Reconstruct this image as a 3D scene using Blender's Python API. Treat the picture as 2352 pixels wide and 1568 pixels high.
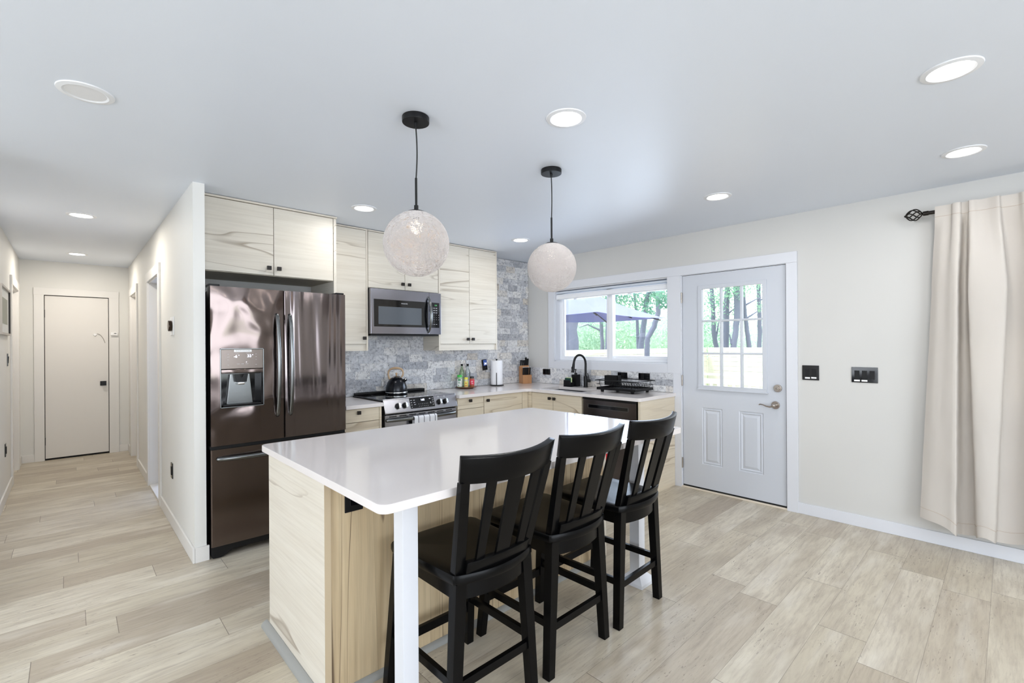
import bpy, bmesh, math, random
import numpy as np
from mathutils import Vector, Matrix, noise as mnoise
R = math.radians
random.seed(7)
for o in list(bpy.data.objects): bpy.data.objects.remove(o)
sc = bpy.context.scene
COL = sc.collection

# ------------------------------------------------------------------ camera
YAW, ROLL, CAMZ, FPX = R(43.335), R(-0.3465), 1.387, 1078.09
cw = Vector((math.sin(YAW), math.cos(YAW), 0))
cr0 = Vector((math.cos(YAW), -math.sin(YAW), 0)); cu0 = Vector((0, 0, 1))
cr = cr0*math.cos(ROLL) + cu0*math.sin(ROLL)
cu = cu0*math.cos(ROLL) - cr0*math.sin(ROLL)
cam = bpy.data.cameras.new('camera'); cam.sensor_width = 36; cam.lens = FPX/2352*36
cam.shift_y = 6.9/2352; cam.clip_start = .02; cam.clip_end = 300
camo = bpy.data.objects.new('camera', cam); COL.objects.link(camo); sc.camera = camo
camo.matrix_world = Matrix(((cr.x, cu.x, -cw.x, 0), (cr.y, cu.y, -cw.y, 0), (cr.z, cu.z, -cw.z, CAMZ), (0, 0, 0, 1)))

# ------------------------------------------------------------------ world, sun, exposure
sc.view_settings.view_transform = 'Standard'; sc.view_settings.look = 'None'
sc.view_settings.exposure = -0.17; sc.view_settings.gamma = 1
W = bpy.data.worlds.new('sky'); sc.world = W; W.use_nodes = True
nt = W.node_tree; nt.nodes.clear()
wo = nt.nodes.new('ShaderNodeOutputWorld'); bg = nt.nodes.new('ShaderNodeBackground')
bg.inputs[0].default_value = (.84, .92, 1, 1); bg.inputs[1].default_value = 4.5
nt.links.new(bg.outputs[0], wo.inputs[0])
sl = bpy.data.lights.new('sun', 'SUN'); sl.energy = 5.0; sl.angle = R(2); sl.color = (1, .96, .88)
so = bpy.data.objects.new('sun', sl); COL.objects.link(so)
so.rotation_euler = Vector((.25, -.30, -1)).to_track_quat('-Z', 'Y').to_euler()
sc.cycles.use_denoising = True
sc.cycles.max_bounces = 8; sc.cycles.diffuse_bounces = 5; sc.cycles.transparent_max_bounces = 16
sc.cycles.sample_clamp_indirect = 6
sc.cycles.caustics_reflective = False; sc.cycles.caustics_refractive = False
LAMP_W = 4.2            # watts of each recessed lamp
def area_light(name, loc, size, power, color, rot=(0, 0, 0), size_y=None, spread=180):
    l = bpy.data.lights.new(name, 'AREA'); l.energy = power; l.color = color
    if size_y: l.shape = 'RECTANGLE'; l.size = size; l.size_y = size_y
    else: l.shape = 'DISK'; l.size = size
    l.spread = R(spread)
    o = bpy.data.objects.new(name, l); COL.objects.link(o); o.location = loc; o.rotation_euler = rot
    return o
# daylight at the kitchen window, then fill lights added in unseen windows
area_light('daylight_kitchen_window', (4.52, 3.07, 1.6), 1.4, 30, (.62, .77, 1), (0, R(-90), 0), .8).rotation_euler = (R(90), 0, R(90))
area_light('fill_light_back', (.4, -3.32, 1.4), 4.2, 98, (.86, .915, 1), (R(90), 0, 0), 1.7).rotation_euler = (R(90), 0, 0)  # unseen light added behind the camera for even fill
area_light('fill_light_left', (-3.72, .6, 1.4), 4.4, 70, (.90, .935, 1), size_y=1.7).rotation_euler = (R(90), 0, R(-90))  # unseen light added in the left wall for soft side fill
area_light('bathroom_light', (1.6, 6.3, 1.9), .8, 30, (.72, .82, 1), (0, 0, 0), .8).rotation_euler = (R(60), 0, R(0))  # bluish light inside the bathroom; it sits in no window opening

# ------------------------------------------------------------------ helpers
def srgb(r, g, b):
    f = lambda c: (c/255/12.92) if c <= 10 else ((c/255+.055)/1.055)**2.4
    return (f(r), f(g), f(b), 1)
def newmat(name):
    m = bpy.data.materials.new(name); m.use_nodes = True
    return m, m.node_tree, m.node_tree.nodes['Principled BSDF']
def M(name, col, rough=.5, metal=0., spec=.5, bump=0, bscale=200, coat=0, emit=0, trans=0, ecol=None, sheen=0):
    m, t, b = newmat(name)
    b.inputs['Base Color'].default_value = col; b.inputs['Roughness'].default_value = rough
    b.inputs['Metallic'].default_value = metal; b.inputs['Specular IOR Level'].default_value = spec
    b.inputs['Coat Weight'].default_value = coat; b.inputs['Transmission Weight'].default_value = trans
    if emit: b.inputs['Emission Color'].default_value = ecol or col; b.inputs['Emission Strength'].default_value = emit
    if bump:
        n = t.nodes.new('ShaderNodeTexNoise'); n.inputs['Scale'].default_value = bscale; n.inputs['Detail'].default_value = 3
        g = t.nodes.new('ShaderNodeNewGeometry'); t.links.new(g.outputs['Position'], n.inputs['Vector'])
        u = t.nodes.new('ShaderNodeBump'); u.inputs['Strength'].default_value = bump; u.inputs['Distance'].default_value = .002
        t.links.new(n.outputs[0], u.inputs['Height']); t.links.new(u.outputs[0], b.inputs['Normal'])
    return m
def math_node(t, op, a=None, b=None, c=None):
    n = t.nodes.new('ShaderNodeMath'); n.operation = op
    for i, v in enumerate((a, b, c)):
        if v is None: continue
        if isinstance(v, (int, float)): n.inputs[i].default_value = v
        else: t.links.new(v, n.inputs[i])
    return n.outputs[0]
def vmath(t, op, a, b):
    n = t.nodes.new('ShaderNodeVectorMath'); n.operation = op
    for i, v in enumerate((a, b)):
        if isinstance(v, tuple): n.inputs[i].default_value = v
        else: t.links.new(v, n.inputs[i])
    return n.outputs[0]
def ramp(t, fac, stops, interp='LINEAR'):
    n = t.nodes.new('ShaderNodeValToRGB'); n.color_ramp.interpolation = interp
    e = n.color_ramp.elements
    while len(e) < len(stops): e.new(.5)
    for i, (p, c) in enumerate(stops): e[i].position = p; e[i].color = c if len(c) == 4 else (*c, 1)
    t.links.new(fac, n.inputs[0]); return n.outputs[0]
def noise(t, vec, scale, detail=3, rough=.5, dist=0):
    n = t.nodes.new('ShaderNodeTexNoise'); n.inputs['Scale'].default_value = scale
    n.inputs['Detail'].default_value = detail; n.inputs['Roughness'].default_value = rough; n.inputs['Distortion'].default_value = dist
    t.links.new(vec, n.inputs['Vector']); return n.outputs[0]
def mix(t, fac, a, b, typ='MIX'):
    n = t.nodes.new('ShaderNodeMix'); n.data_type = 'RGBA'; n.blend_type = typ
    if isinstance(fac, (int, float)): n.inputs[0].default_value = fac
    else: t.links.new(fac, n.inputs[0])
    for k, v in ((6, a), (7, b)):
        if isinstance(v, tuple): n.inputs[k].default_value = v
        else: t.links.new(v, n.inputs[k])
    return n.outputs[2]
K = lambda v: (v, v, v, 1)

def wood(name, axis, light, mid, vein, seed=0., rough=.42, veins=5., amount=1., tscale=4.2, along=.42):
    """bleached or honey timber veneer with its grain along one axis (0 x, 1 y, 2 z)"""
    m, t, b = newmat(name)
    g = t.nodes.new('ShaderNodeNewGeometry').outputs['Position']
    oi = t.nodes.new('ShaderNodeObjectInfo').outputs['Random']
    cmb = t.nodes.new('ShaderNodeCombineXYZ')
    for i in range(3): t.links.new(math_node(t, 'MULTIPLY', oi, 13.7+5*i), cmb.inputs[i])
    s = [tscale]*3; s[axis] = along
    v = vmath(t, 'ADD', vmath(t, 'MULTIPLY', g, tuple(s)), cmb.outputs[0])
    v = vmath(t, 'ADD', v, (seed, seed*.7, seed*1.3))
    n1 = noise(t, v, .8, 3, .5, .5)
    lines = math_node(t, 'FRACT', math_node(t, 'MULTIPLY', n1, veins))
    vl = ramp(t, lines, [(0, K(0)), (.90, K(0)), (.975, K(1)), (1, K(.0))])
    band = ramp(t, lines, [(0, K(0)), (.45, K(.1)), (.95, K(.75)), (1, K(0))])
    mask = ramp(t, noise(t, v, 1.1, 2, .5, .2), [(.38, K(.22)), (.60, K(1))])
    s2 = [90.]*3; s2[axis] = 2.2
    fine = noise(t, vmath(t, 'ADD', vmath(t, 'MULTIPLY', g, tuple(s2)), cmb.outputs[0]), 1, 4, .65)
    s3 = [14.]*3; s3[axis] = 1.1
    midn = noise(t, vmath(t, 'ADD', vmath(t, 'MULTIPLY', g, tuple(s3)), cmb.outputs[0]), 1, 3, .6, .6)
    c = mix(t, ramp(t, midn, [(.38, K(0)), (.70, K(.40*amount))]), light, mid)
    c = mix(t, math_node(t, 'MULTIPLY', band, .20*amount), c, mid)
    c = mix(t, math_node(t, 'MULTIPLY', math_node(t, 'MULTIPLY', vl, mask), .82*amount), c, vein)
    c = mix(t, ramp(t, fine, [(.42, K(0)), (.74, K(.20*amount))]), c, vein)
    t.links.new(c, b.inputs['Base Color']); b.inputs['Roughness'].default_value = rough
    u = t.nodes.new('ShaderNodeBump'); u.inputs['Strength'].default_value = .06; u.inputs['Distance'].default_value = .002
    t.links.new(fine, u.inputs['Height']); t.links.new(u.outputs[0], b.inputs['Normal'])
    return m

def wall_mat(name, col, var=.025, rough=.62):
    m, t, b = newmat(name)
    g = t.nodes.new('ShaderNodeNewGeometry').outputs['Position']
    n = noise(t, g, .9, 3)
    c2 = tuple(max(0, x*(1-var*2)) for x in col[:3])+(1,)
    t.links.new(mix(t, ramp(t, n, [(.3, K(0)), (.7, K(1))]), col, c2), b.inputs['Base Color'])
    b.inputs['Roughness'].default_value = rough
    u = t.nodes.new('ShaderNodeBump'); u.inputs['Strength'].default_value = .12; u.inputs['Distance'].default_value = .001
    t.links.new(noise(t, g, 240, 2), u.inputs['Height']); t.links.new(u.outputs[0], b.inputs['Normal'])
    return m

def floor_mat():
    m, t, b = newmat('plank_floor')
    g = t.nodes.new('ShaderNodeNewGeometry').outputs['Position']
    sep = t.nodes.new('ShaderNodeSeparateXYZ'); t.links.new(g, sep.inputs[0]); X, Y = sep.outputs[0], sep.outputs[1]
    ry = math_node(t, 'DIVIDE', math_node(t, 'SUBTRACT', Y, 1.232-.193*40), .193)
    row = math_node(t, 'FLOOR', ry)
    wn = t.nodes.new('ShaderNodeTexWhiteNoise'); wn.noise_dimensions = '1D'; t.links.new(row, wn.inputs['W'])
    rx = math_node(t, 'ADD', math_node(t, 'DIVIDE', X, 1.22), math_node(t, 'MULTIPLY', wn.outputs[0], 7.31))
    pid = math_node(t, 'FLOOR', rx)
    wn2 = t.nodes.new('ShaderNodeTexWhiteNoise'); wn2.noise_dimensions = '2D'
    cb = t.nodes.new('ShaderNodeCombineXYZ'); t.links.new(row, cb.inputs[0]); t.links.new(pid, cb.inputs[1]); t.links.new(cb.outputs[0], wn2.inputs['Vector'])
    rnd = wn2.outputs[0]; rc = wn2.outputs[1]
    off = vmath(t, 'MULTIPLY', rc, (31., 17., 11.))
    v = vmath(t, 'ADD', vmath(t, 'MULTIPLY', g, (1.5, 5.5, 1)), off)
    blotch = noise(t, v, 1.25, 4, .55, .6)
    v2 = vmath(t, 'ADD', vmath(t, 'MULTIPLY', g, (5, 60, 1)), off)
    grain = noise(t, v2, 1, 5, .7, .3)
    v3 = vmath(t, 'ADD', vmath(t, 'MULTIPLY', g, (3.2, 21, 1)), off)
    streak = noise(t, v3, 1, 4, .6, 1.0)
    c = ramp(t, rnd, [(0, srgb(194, 184, 164)), (.35, srgb(208, 199, 180)), (.62, srgb(216, 208, 191)), (.82, srgb(187, 175, 156)), (1, srgb(169, 156, 138))])
    c = mix(t, ramp(t, blotch, [(.36, K(0)), (.70, K(.75))]), c, srgb(170, 158, 139))
    c = mix(t, ramp(t, streak, [(.52, K(0)), (.80, K(.42))]), c, srgb(142, 128, 116))
    c = mix(t, ramp(t, grain, [(.45, K(0)), (.80, K(.50))]), c, srgb(130, 116, 106))
    c = mix(t, ramp(t, noise(t, vmath(t, 'ADD', vmath(t, 'MULTIPLY', g, (2, 9, 1)), off), 1, 3), [(.55, K(0)), (.75, K(.5))]), c, srgb(222, 216, 204))
    crack = noise(t, vmath(t, 'ADD', vmath(t, 'MULTIPLY', g, (26, 150, 1)), off), 1, 2, .5, .8)
    cm_ = noise(t, v, 1.7, 2)
    c = mix(t, math_node(t, 'MULTIPLY', ramp(t, crack, [(.64, K(0)), (.70, K(.7))]), ramp(t, cm_, [(.42, K(0)), (.60, K(1))])), c, srgb(112, 98, 88))
    fy = math_node(t, 'FRACT', ry); fx = math_node(t, 'FRACT', rx)
    ey = math_node(t, 'MINIMUM', fy, math_node(t, 'SUBTRACT', 1, fy)); ex = math_node(t, 'MINIMUM', fx, math_node(t, 'SUBTRACT', 1, fx))
    ly = math_node(t, 'LESS_THAN', ey, .0055); lx = math_node(t, 'LESS_THAN', ex, .0011)
    ln = math_node(t, 'MAXIMUM', math_node(t, 'MULTIPLY', ly, .45), math_node(t, 'MULTIPLY', lx, .8))
    c = mix(t, ln, c, srgb(92, 80, 70))
    t.links.new(c, b.inputs['Base Color'])
    t.links.new(ramp(t, grain, [(.3, K(.30)), (.8, K(.46))]), b.inputs['Roughness'])
    u = t.nodes.new('ShaderNodeBump'); u.inputs['Strength'].default_value = .18; u.inputs['Distance'].default_value = .0015
    t.links.new(math_node(t, 'SUBTRACT', grain, math_node(t, 'MULTIPLY', ln, 2)), u.inputs['Height']); t.links.new(u.outputs[0], b.inputs['Normal'])
    return m

def stone_mat():
    m, t, b = newmat('splitface_stone')
    g = t.nodes.new('ShaderNodeNewGeometry').outputs['Position']
    at = t.nodes.new('ShaderNodeAttribute'); at.attribute_name = 'tone'
    sp = t.nodes.new('ShaderNodeSeparateXYZ'); t.links.new(at.outputs['Vector'], sp.inputs[0])
    off = vmath(t, 'MULTIPLY', at.outputs['Vector'], (19., 23., 29.))
    v = vmath(t, 'ADD', g, off)
    c = ramp(t, sp.outputs[0], [(0, srgb(176, 178, 184)), (.2, srgb(200, 202, 207)), (.5, srgb(222, 223, 226)), (.86, srgb(234, 233, 232)), (.97, srgb(220, 214, 206)), (1, srgb(206, 198, 188))])
    n1 = noise(t, vmath(t, 'MULTIPLY', v, (1, 1, 1.35)), 26, 9, .74, .35)
    c = mix(t, ramp(t, n1, [(.50, K(0)), (.63, K(.72))]), c, srgb(132, 134, 145))
    c = mix(t, ramp(t, n1, [(.28, K(.8)), (.45, K(0))]), c, srgb(244, 243, 242))
    n2 = noise(t, vmath(t, 'MULTIPLY', v, (1.3, 1.3, .8)), 70, 5, .72, .5)
    c = mix(t, ramp(t, n2, [(.585, K(0)), (.66, K(.85))]), c, srgb(66, 64, 68))
    n3 = noise(t, v, 9, 2)
    c = mix(t, ramp(t, n3, [(.62, K(0)), (.80, K(.16))]), c, srgb(192, 176, 158))
    t.links.new(c, b.inputs['Base Color']); b.inputs['Roughness'].default_value = .78
    u = t.nodes.new('ShaderNodeBump'); u.inputs['Strength'].default_value = .8; u.inputs['Distance'].default_value = .007
    t.links.new(math_node(t, 'SUBTRACT', n1, math_node(t, 'MULTIPLY', n2, .6)), u.inputs['Height']); t.links.new(u.outputs[0], b.inputs['Normal'])
    return m

def steel(name, col, rough, wav=0, scale=(1, 1, 1), seed=0, dist=.02, brushed=True):
    m, t, b = newmat(name)
    b.inputs['Base Color'].default_value = col; b.inputs['Metallic'].default_value = 1; b.inputs['Roughness'].default_value = rough
    g = t.nodes.new('ShaderNodeNewGeometry').outputs['Position']
    if wav:
        n = noise(t, vmath(t, 'ADD', vmath(t, 'MULTIPLY', g, scale), (seed, seed, seed)), 1, 1, .4, .4)
        u = t.nodes.new('ShaderNodeBump'); u.inputs['Strength'].default_value = wav; u.inputs['Distance'].default_value = dist
        t.links.new(n, u.inputs['Height']); t.links.new(u.outputs[0], b.inputs['Normal'])
    if brushed:
        f = noise(t, vmath(t, 'MULTIPLY', g, (3, 3, 420)), 1, 2)
        t.links.new(ramp(t, f, [(.3, K(rough*.93)), (.7, K(rough*1.08))]), b.inputs['Roughness'])
    return m

def glass_mat(name, tint=(1, 1, 1, 1), refl=1.0):
    m = bpy.data.materials.new(name); m.use_nodes = True; t = m.node_tree; t.nodes.clear()
    o = t.nodes.new('ShaderNodeOutputMaterial'); tr = t.nodes.new('ShaderNodeBsdfTransparent'); tr.inputs[0].default_value = tint
    gl = t.nodes.new('ShaderNodeBsdfGlossy'); gl.inputs['Roughness'].default_value = .02
    fr = t.nodes.new('ShaderNodeFresnel'); fr.inputs[0].default_value = 1.45
    mx = t.nodes.new('ShaderNodeMixShader'); t.links.new(math_node(t, 'MULTIPLY', fr.outputs[0], refl), mx.inputs[0])
    t.links.new(tr.outputs[0], mx.inputs[1]); t.links.new(gl.outputs[0], mx.inputs[2]); t.links.new(mx.outputs[0], o.inputs[0])
    return m

def cloth_mat(name, col, transl=.3, bump=.3, bscale=700, stripes=None):
    m, t, b = newmat(name)
    b.inputs['Base Color'].default_value = col; b.inputs['Roughness'].default_value = .85; b.inputs['Specular IOR Level'].default_value = .15
    g = t.nodes.new('ShaderNodeNewGeometry').outputs['Position']
    n = noise(t, g, bscale, 2)
    u = t.nodes.new('ShaderNodeBump'); u.inputs['Strength'].default_value = bump; u.inputs['Distance'].default_value = .001
    t.links.new(n, u.inputs['Height']); t.links.new(u.outputs[0], b.inputs['Normal'])
    out = t.nodes['Material Output']
    tl = t.nodes.new('ShaderNodeBsdfTranslucent'); tl.inputs[0].default_value = col
    mx = t.nodes.new('ShaderNodeMixShader'); mx.inputs[0].default_value = transl
    t.links.new(b.outputs[0], mx.inputs[1]); t.links.new(tl.outputs[0], mx.inputs[2]); t.links.new(mx.outputs[0], out.inputs[0])
    return m

def catmull(P_, s):
    n = len(P_)-1; x = s*n; i = min(int(x), n-1); t = x-i
    g_ = lambda k: P_[min(max(k, 0), n)]
    p0, p1, p2, p3 = g_(i-1), g_(i), g_(i+1), g_(i+2)
    return tuple(.5*((2*b_)+(-a+c)*t+(2*a-5*b_+4*c-d)*t*t+(-a+3*b_-3*c+d)*t**3) for a, b_, c, d in zip(p0, p1, p2, p3))
class MB:
    """collects shapes, then links them as ONE mesh object"""
    def __init__(s): s.bm = bmesh.new(); s.wn = False
    def _bev(s, bm, w, seg=2, edges=None):
        s.wn = True
        bmesh.ops.bevel(bm, geom=edges or list(bm.edges), offset=w, segments=seg, profile=.5, affect='EDGES', clamp_overlap=True)
    def _merge(s, bm, mtx=None):
        if mtx is not None: bm.transform(mtx)
        me = bpy.data.meshes.new('tmp'); bm.to_mesh(me); bm.free(); s.bm.from_mesh(me); bpy.data.meshes.remove(me); return s
    def box(s, x0, x1, y0, y1, z0, z1, bev=0, seg=2, mtx=None):
        b = bmesh.new(); bmesh.ops.create_cube(b, size=1)
        b.transform(Matrix.Translation(((x0+x1)/2, (y0+y1)/2, (z0+z1)/2)) @ Matrix.Diagonal((abs(x1-x0), abs(y1-y0), abs(z1-z0), 1)))
        if bev: s._bev(b, bev, seg)
        return s._merge(b, mtx)
    def prism(s, pts, axis, a, c, bev=0, seg=2, mtx=None):
        """polygon pts extruded along axis from a to c; pts are in the two other axes, in order"""
        b = bmesh.new(); vs = []
        for p in pts:
            q = list(p); q.insert(axis, a); vs.append(b.verts.new(q))
        f = b.faces.new(vs); r = bmesh.ops.extrude_face_region(b, geom=[f])
        d = Vector((0, 0, 0)); d[axis] = c-a
        bmesh.ops.translate(b, verts=[v for v in r['geom'] if isinstance(v, bmesh.types.BMVert)], vec=d)
        bmesh.ops.recalc_face_normals(b, faces=b.faces)
        if bev: s._bev(b, bev, seg)
        return s._merge(b, mtx)
    def cyl(s, p0, p1, r0, r1=None, n=24, bev=0):
        r1 = r0 if r1 is None else r1
        p0, p1 = Vector(p0), Vector(p1); d = p1-p0
        b = bmesh.new(); bmesh.ops.create_cone(b, cap_ends=True, segments=n, radius1=r0, radius2=r1, depth=d.length)
        if bev: s._bev(b, bev, 2, [e for e in b.edges if e.calc_face_angle(0) > 1.0])
        q = d.to_track_quat('Z', 'Y').to_matrix().to_4x4()
        return s._merge(b, Matrix.Translation((p0+p1)/2) @ q)
    def lathe(s, prof, c, n=40, mtx=None):
        b = bmesh.new(); rings = []
        for r, z in prof:
            if r < 1e-6: rings.append([b.verts.new((c[0], c[1], c[2]+z))])
            else: rings.append([b.verts.new((c[0]+r*math.cos(2*math.pi*k/n), c[1]+r*math.sin(2*math.pi*k/n), c[2]+z)) for k in range(n)])
        for A, B in zip(rings, rings[1:]):
            for k in range(n):
                k2 = (k+1) % n
                if len(A) == 1 and len(B) == 1: continue
                if len(A) == 1: b.faces.new((A[0], B[k], B[k2]))
                elif len(B) == 1: b.faces.new((A[k], A[k2], B[0]))
                else: b.faces.new((A[k], A[k2], B[k2], B[k]))
        bmesh.ops.recalc_face_normals(b, faces=b.faces)
        return s._merge(b, mtx)
    def tube(s, pts, r, n=10, closed=False, cap=True, flat=None):
        """tube along pts; r number or list; flat=(a,b) squashes the section"""
        P = [Vector(p) for p in pts]; N = len(P); rr = r if isinstance(r, (list, tuple)) else [r]*N
        b = bmesh.new(); rings = []; ref = None
        for i, p in enumerate(P):
            d = (P[(i+1) % N]-P[i-1]) if closed else (P[min(i+1, N-1)]-P[max(i-1, 0)])
            d.normalize()
            if ref is None: ref = Vector((0, 0, 1)) if abs(d.z) < .9 else Vector((1, 0, 0))
            u = (ref-d*ref.dot(d)).normalized(); ref = u; v = d.cross(u)
            fa, fb = flat or (1, 1)
            rings.append([b.verts.new(p+(u*math.cos(2*math.pi*k/n)*fa+v*math.sin(2*math.pi*k/n)*fb)*rr[i]) for k in range(n)])
        seq = list(zip(rings, rings[1:]))+([(rings[-1], rings[0])] if closed else [])
        for A, B in seq:
            for k in range(n): b.faces.new((A[k], A[(k+1) % n], B[(k+1) % n], B[k]))
        if cap and not closed: b.faces.new(rings[0][::-1]); b.faces.new(rings[-1])
        bmesh.ops.recalc_face_normals(b, faces=b.faces)
        return s._merge(b)
    def stube(s, pts, r, n=12, k=5, **kw):
        """tube along a smooth curve through the points"""
        N = len(pts)-1; rr = r if isinstance(r, (list, tuple)) else [r]*(N+1)
        Q = [tuple(p)+(q,) for p, q in zip(pts, rr)]; out = [catmull(Q, i/(N*k)) for i in range(N*k+1)]
        return s.tube([o[:3] for o in out], [o[3] for o in out], n, **kw)
    def sphere(s, c, r, sc_=(1, 1, 1), n=24):
        b = bmesh.new(); bmesh.ops.create_uvsphere(b, u_segments=n, v_segments=n//2, radius=r)
        return s._merge(b, Matrix.Translation(c) @ Matrix.Diagonal((*sc_, 1)))
    def bar(s, p0, p1, wx, wy, wx1=None, wy1=None, bev=.002):
        """upright-ish square bar between two points; section axes stay x and y"""
        b = bmesh.new(); wx1 = wx1 or wx; wy1 = wy1 or wy; vs = []
        for p, a, c in ((p0, wx, wy), (p1, wx1, wy1)):
            for sx, sy in ((-1, -1), (1, -1), (1, 1), (-1, 1)): vs.append(b.verts.new((p[0]+sx*a/2, p[1]+sy*c/2, p[2])))
        b.faces.new(vs[:4][::-1]); b.faces.new(vs[4:])
        for k in range(4): b.faces.new((vs[k], vs[(k+1) % 4], vs[4+(k+1) % 4], vs[4+k]))
        bmesh.ops.recalc_face_normals(b, faces=b.faces)
        if bev: s._bev(b, bev, 2)
        return s._merge(b)
    def grid(s, fn, nu, nv, thick=0):
        """surface fn(u,v) -> point; with thick the sheet gets a back"""
        b = bmesh.new(); V = [[b.verts.new(fn(i/nu, j/nv)) for j in range(nv+1)] for i in range(nu+1)]
        for i in range(nu):
            for j in range(nv): b.faces.new((V[i][j], V[i+1][j], V[i+1][j+1], V[i][j+1]))
        if thick:
            b.normal_update(); bmesh.ops.solidify(b, geom=list(b.faces), thickness=thick)
        return s._merge(b)
    def quads(s, vs, fs):
        me = bpy.data.meshes.new('tmp'); me.from_pydata(vs, [], fs); s.bm.from_mesh(me); bpy.data.meshes.remove(me); return s
    def text(s, body, size, mtx, depth=.0006, align='CENTER', squash=1.0):
        cu_ = bpy.data.curves.new('txt', 'FONT'); cu_.body = body; cu_.size = size; cu_.extrude = depth
        cu_.align_x = align; cu_.align_y = 'CENTER'; cu_.resolution_u = 2
        o = bpy.data.objects.new('txt', cu_); COL.objects.link(o)
        dg = bpy.context.evaluated_depsgraph_get(); me = bpy.data.meshes.new_from_object(o.evaluated_get(dg))
        me.transform(mtx @ Matrix.Diagonal((squash, 1, 1, 1))); s.bm.from_mesh(me)
        bpy.data.objects.remove(o); bpy.data.curves.remove(cu_); bpy.data.meshes.remove(me); return s
    def build(s, name, mat, parent=None, base=None, smooth=.6, **props):
        me = bpy.data.meshes.new(name); s.bm.to_mesh(me); s.bm.free()
        off = Vector((0, 0, 0))
        if parent is not None:
            r = parent
            while r.parent is not None: r = r.parent
            off = r.location.copy()
        elif base is not None: off = Vector(base)
        me.transform(Matrix.Translation(-off))
        o = bpy.data.objects.new(name, me); COL.objects.link(o); me.materials.append(mat)
        if smooth:
            for p in me.polygons: p.use_smooth = True
            me.set_sharp_from_angle(angle=smooth)
            if s.wn:
                w_ = o.modifiers.new('weighted_normals', 'WEIGHTED_NORMAL'); w_.keep_sharp = True; w_.weight = 100
        if parent is not None: o.parent = parent
        elif base is not None: o.location = off
        for k, v in props.items(): o[k] = v
        return o
def thing(name, label, cat, loc, group=None):
    o = bpy.data.objects.new(name, None); COL.objects.link(o); o.location = loc; o.empty_display_size = .05
    o['label'] = label; o['category'] = cat
    if group: o['group'] = group
    return o
def tag(o, label, cat, group=None, kind=None):
    o['label'] = label; o['category'] = cat
    if group: o['group'] = group
    if kind: o['kind'] = kind
    return o
def struct(name, mb, mat, **k):
    o = mb.build(name, mat, **k); o['kind'] = 'structure'; return o
def copy_tree(o, parent=None):
    c = o.copy(); COL.objects.link(c); c.parent = parent
    for ch in o.children: copy_tree(ch, c)
    return c
def at(px, py, depth):
    """the point a given distance in front of the camera that the photograph shows at px, py"""
    return Vector((0, 0, CAMZ)) + (cw + cr*((px-1176)/FPX) - cu*((py-790.9)/FPX))*depth
FACE_S = Matrix.Rotation(R(90), 4, 'X')                                   # text reads on a face looking towards -y
FACE_W = Matrix.Rotation(R(-90), 4, 'Z') @ Matrix.Rotation(R(90), 4, 'X')  # text reads on a face looking towards -x

# ------------------------------------------------------------------ materials
m_wall = wall_mat('wall_paint', srgb(227, 226, 222))
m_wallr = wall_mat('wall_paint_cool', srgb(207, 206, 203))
m_ceil = wall_mat('ceiling_paint', srgb(224, 231, 242), .01, .42)
m_trim = M('white_trim', srgb(216, 218, 224), .38)
m_door = M('door_white', srgb(200, 204, 212), .36)
m_hdoor = M('hall_door_white', srgb(224, 221, 217), .45)
m_htrim = M('hall_trim_white', srgb(226, 224, 221), .42)
m_vinyl = M('white_vinyl', srgb(238, 240, 244), .35)
m_floor = floor_mat()
m_stone = stone_mat()
L_, Md, Vn = srgb(219, 213, 201), srgb(203, 194, 179), srgb(144, 130, 112)
m_wx = wood('bleached_veneer', 0, L_, Md, Vn)
m_wy = wood('bleached_veneer_side', 1, L_, Md, Vn, 3)
m_wxl = wood('bleached_veneer_base', 0, srgb(222, 211, 190), srgb(204, 189, 164), srgb(152, 132, 106), 5)
m_wyl = wood('bleached_veneer_base_side', 1, srgb(221, 210, 189), srgb(203, 188, 163), srgb(150, 130, 104), 7)
m_wz = wood('honey_veneer', 2, srgb(208, 188, 154), srgb(172, 146, 110), srgb(96, 78, 62), 9, .45, 7, 1.3, 8, .25)
m_edge = M('veneer_edge', srgb(214, 206, 192), .5)
m_edge2 = M('veneer_edge_brown', srgb(186, 168, 140), .5)
m_quartz = M('white_quartz', srgb(224, 218, 216), .09, spec=.45)
m_black = M('black_lacquer', srgb(7, 7, 8), .27, spec=.13, bump=.02, bscale=60)
m_blk = M('black_matt', srgb(11, 11, 13), .4, spec=.3)
m_blkgloss = M('black_gloss', srgb(10, 10, 14), .08)
m_knob = M('bronze_knob', srgb(34, 29, 27), .4, .3)
m_gap = M('dark_gap', srgb(12, 12, 12), .8)
m_fr1 = steel('black_stainless_dented', srgb(110, 99, 96), .13, 1.0, (4.4, 4.4, 3.0), 3.3, .032, False)
m_fr2 = steel('black_stainless_wavy', srgb(126, 117, 117), .11, .75, (9.5, 9.5, .6), 1.7, .016, False)
m_fr3 = steel('black_stainless', srgb(114, 103, 99), .17, .2, (3, 3, .7), 5, .008, False)
m_frh = steel('dark_steel_handle', srgb(120, 122, 122), .22)
m_st = steel('stove_stainless', srgb(168, 168, 174), .24)
m_mw = steel('microwave_stainless', srgb(150, 150, 160), .17, .25, (4, 4, 1.5), 2, .008)
m_chrome = M('chrome', srgb(225, 225, 225), .18, 1)
m_nickel = M('satin_nickel', srgb(176, 168, 160), .25, 1)
m_screen = M('black_glass', srgb(10, 10, 12), .06, spec=.6)
m_window_grey = M('oven_window', srgb(98, 104, 112), .12, .3)
m_glass = glass_mat('window_glass')
m_led = M('led_digits', srgb(225, 230, 255), .5, emit=4)
m_ledg = M('led_digits_green', srgb(90, 200, 120), .5, emit=.8)
m_mark = M('pale_print', srgb(200, 200, 205), .5)
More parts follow.
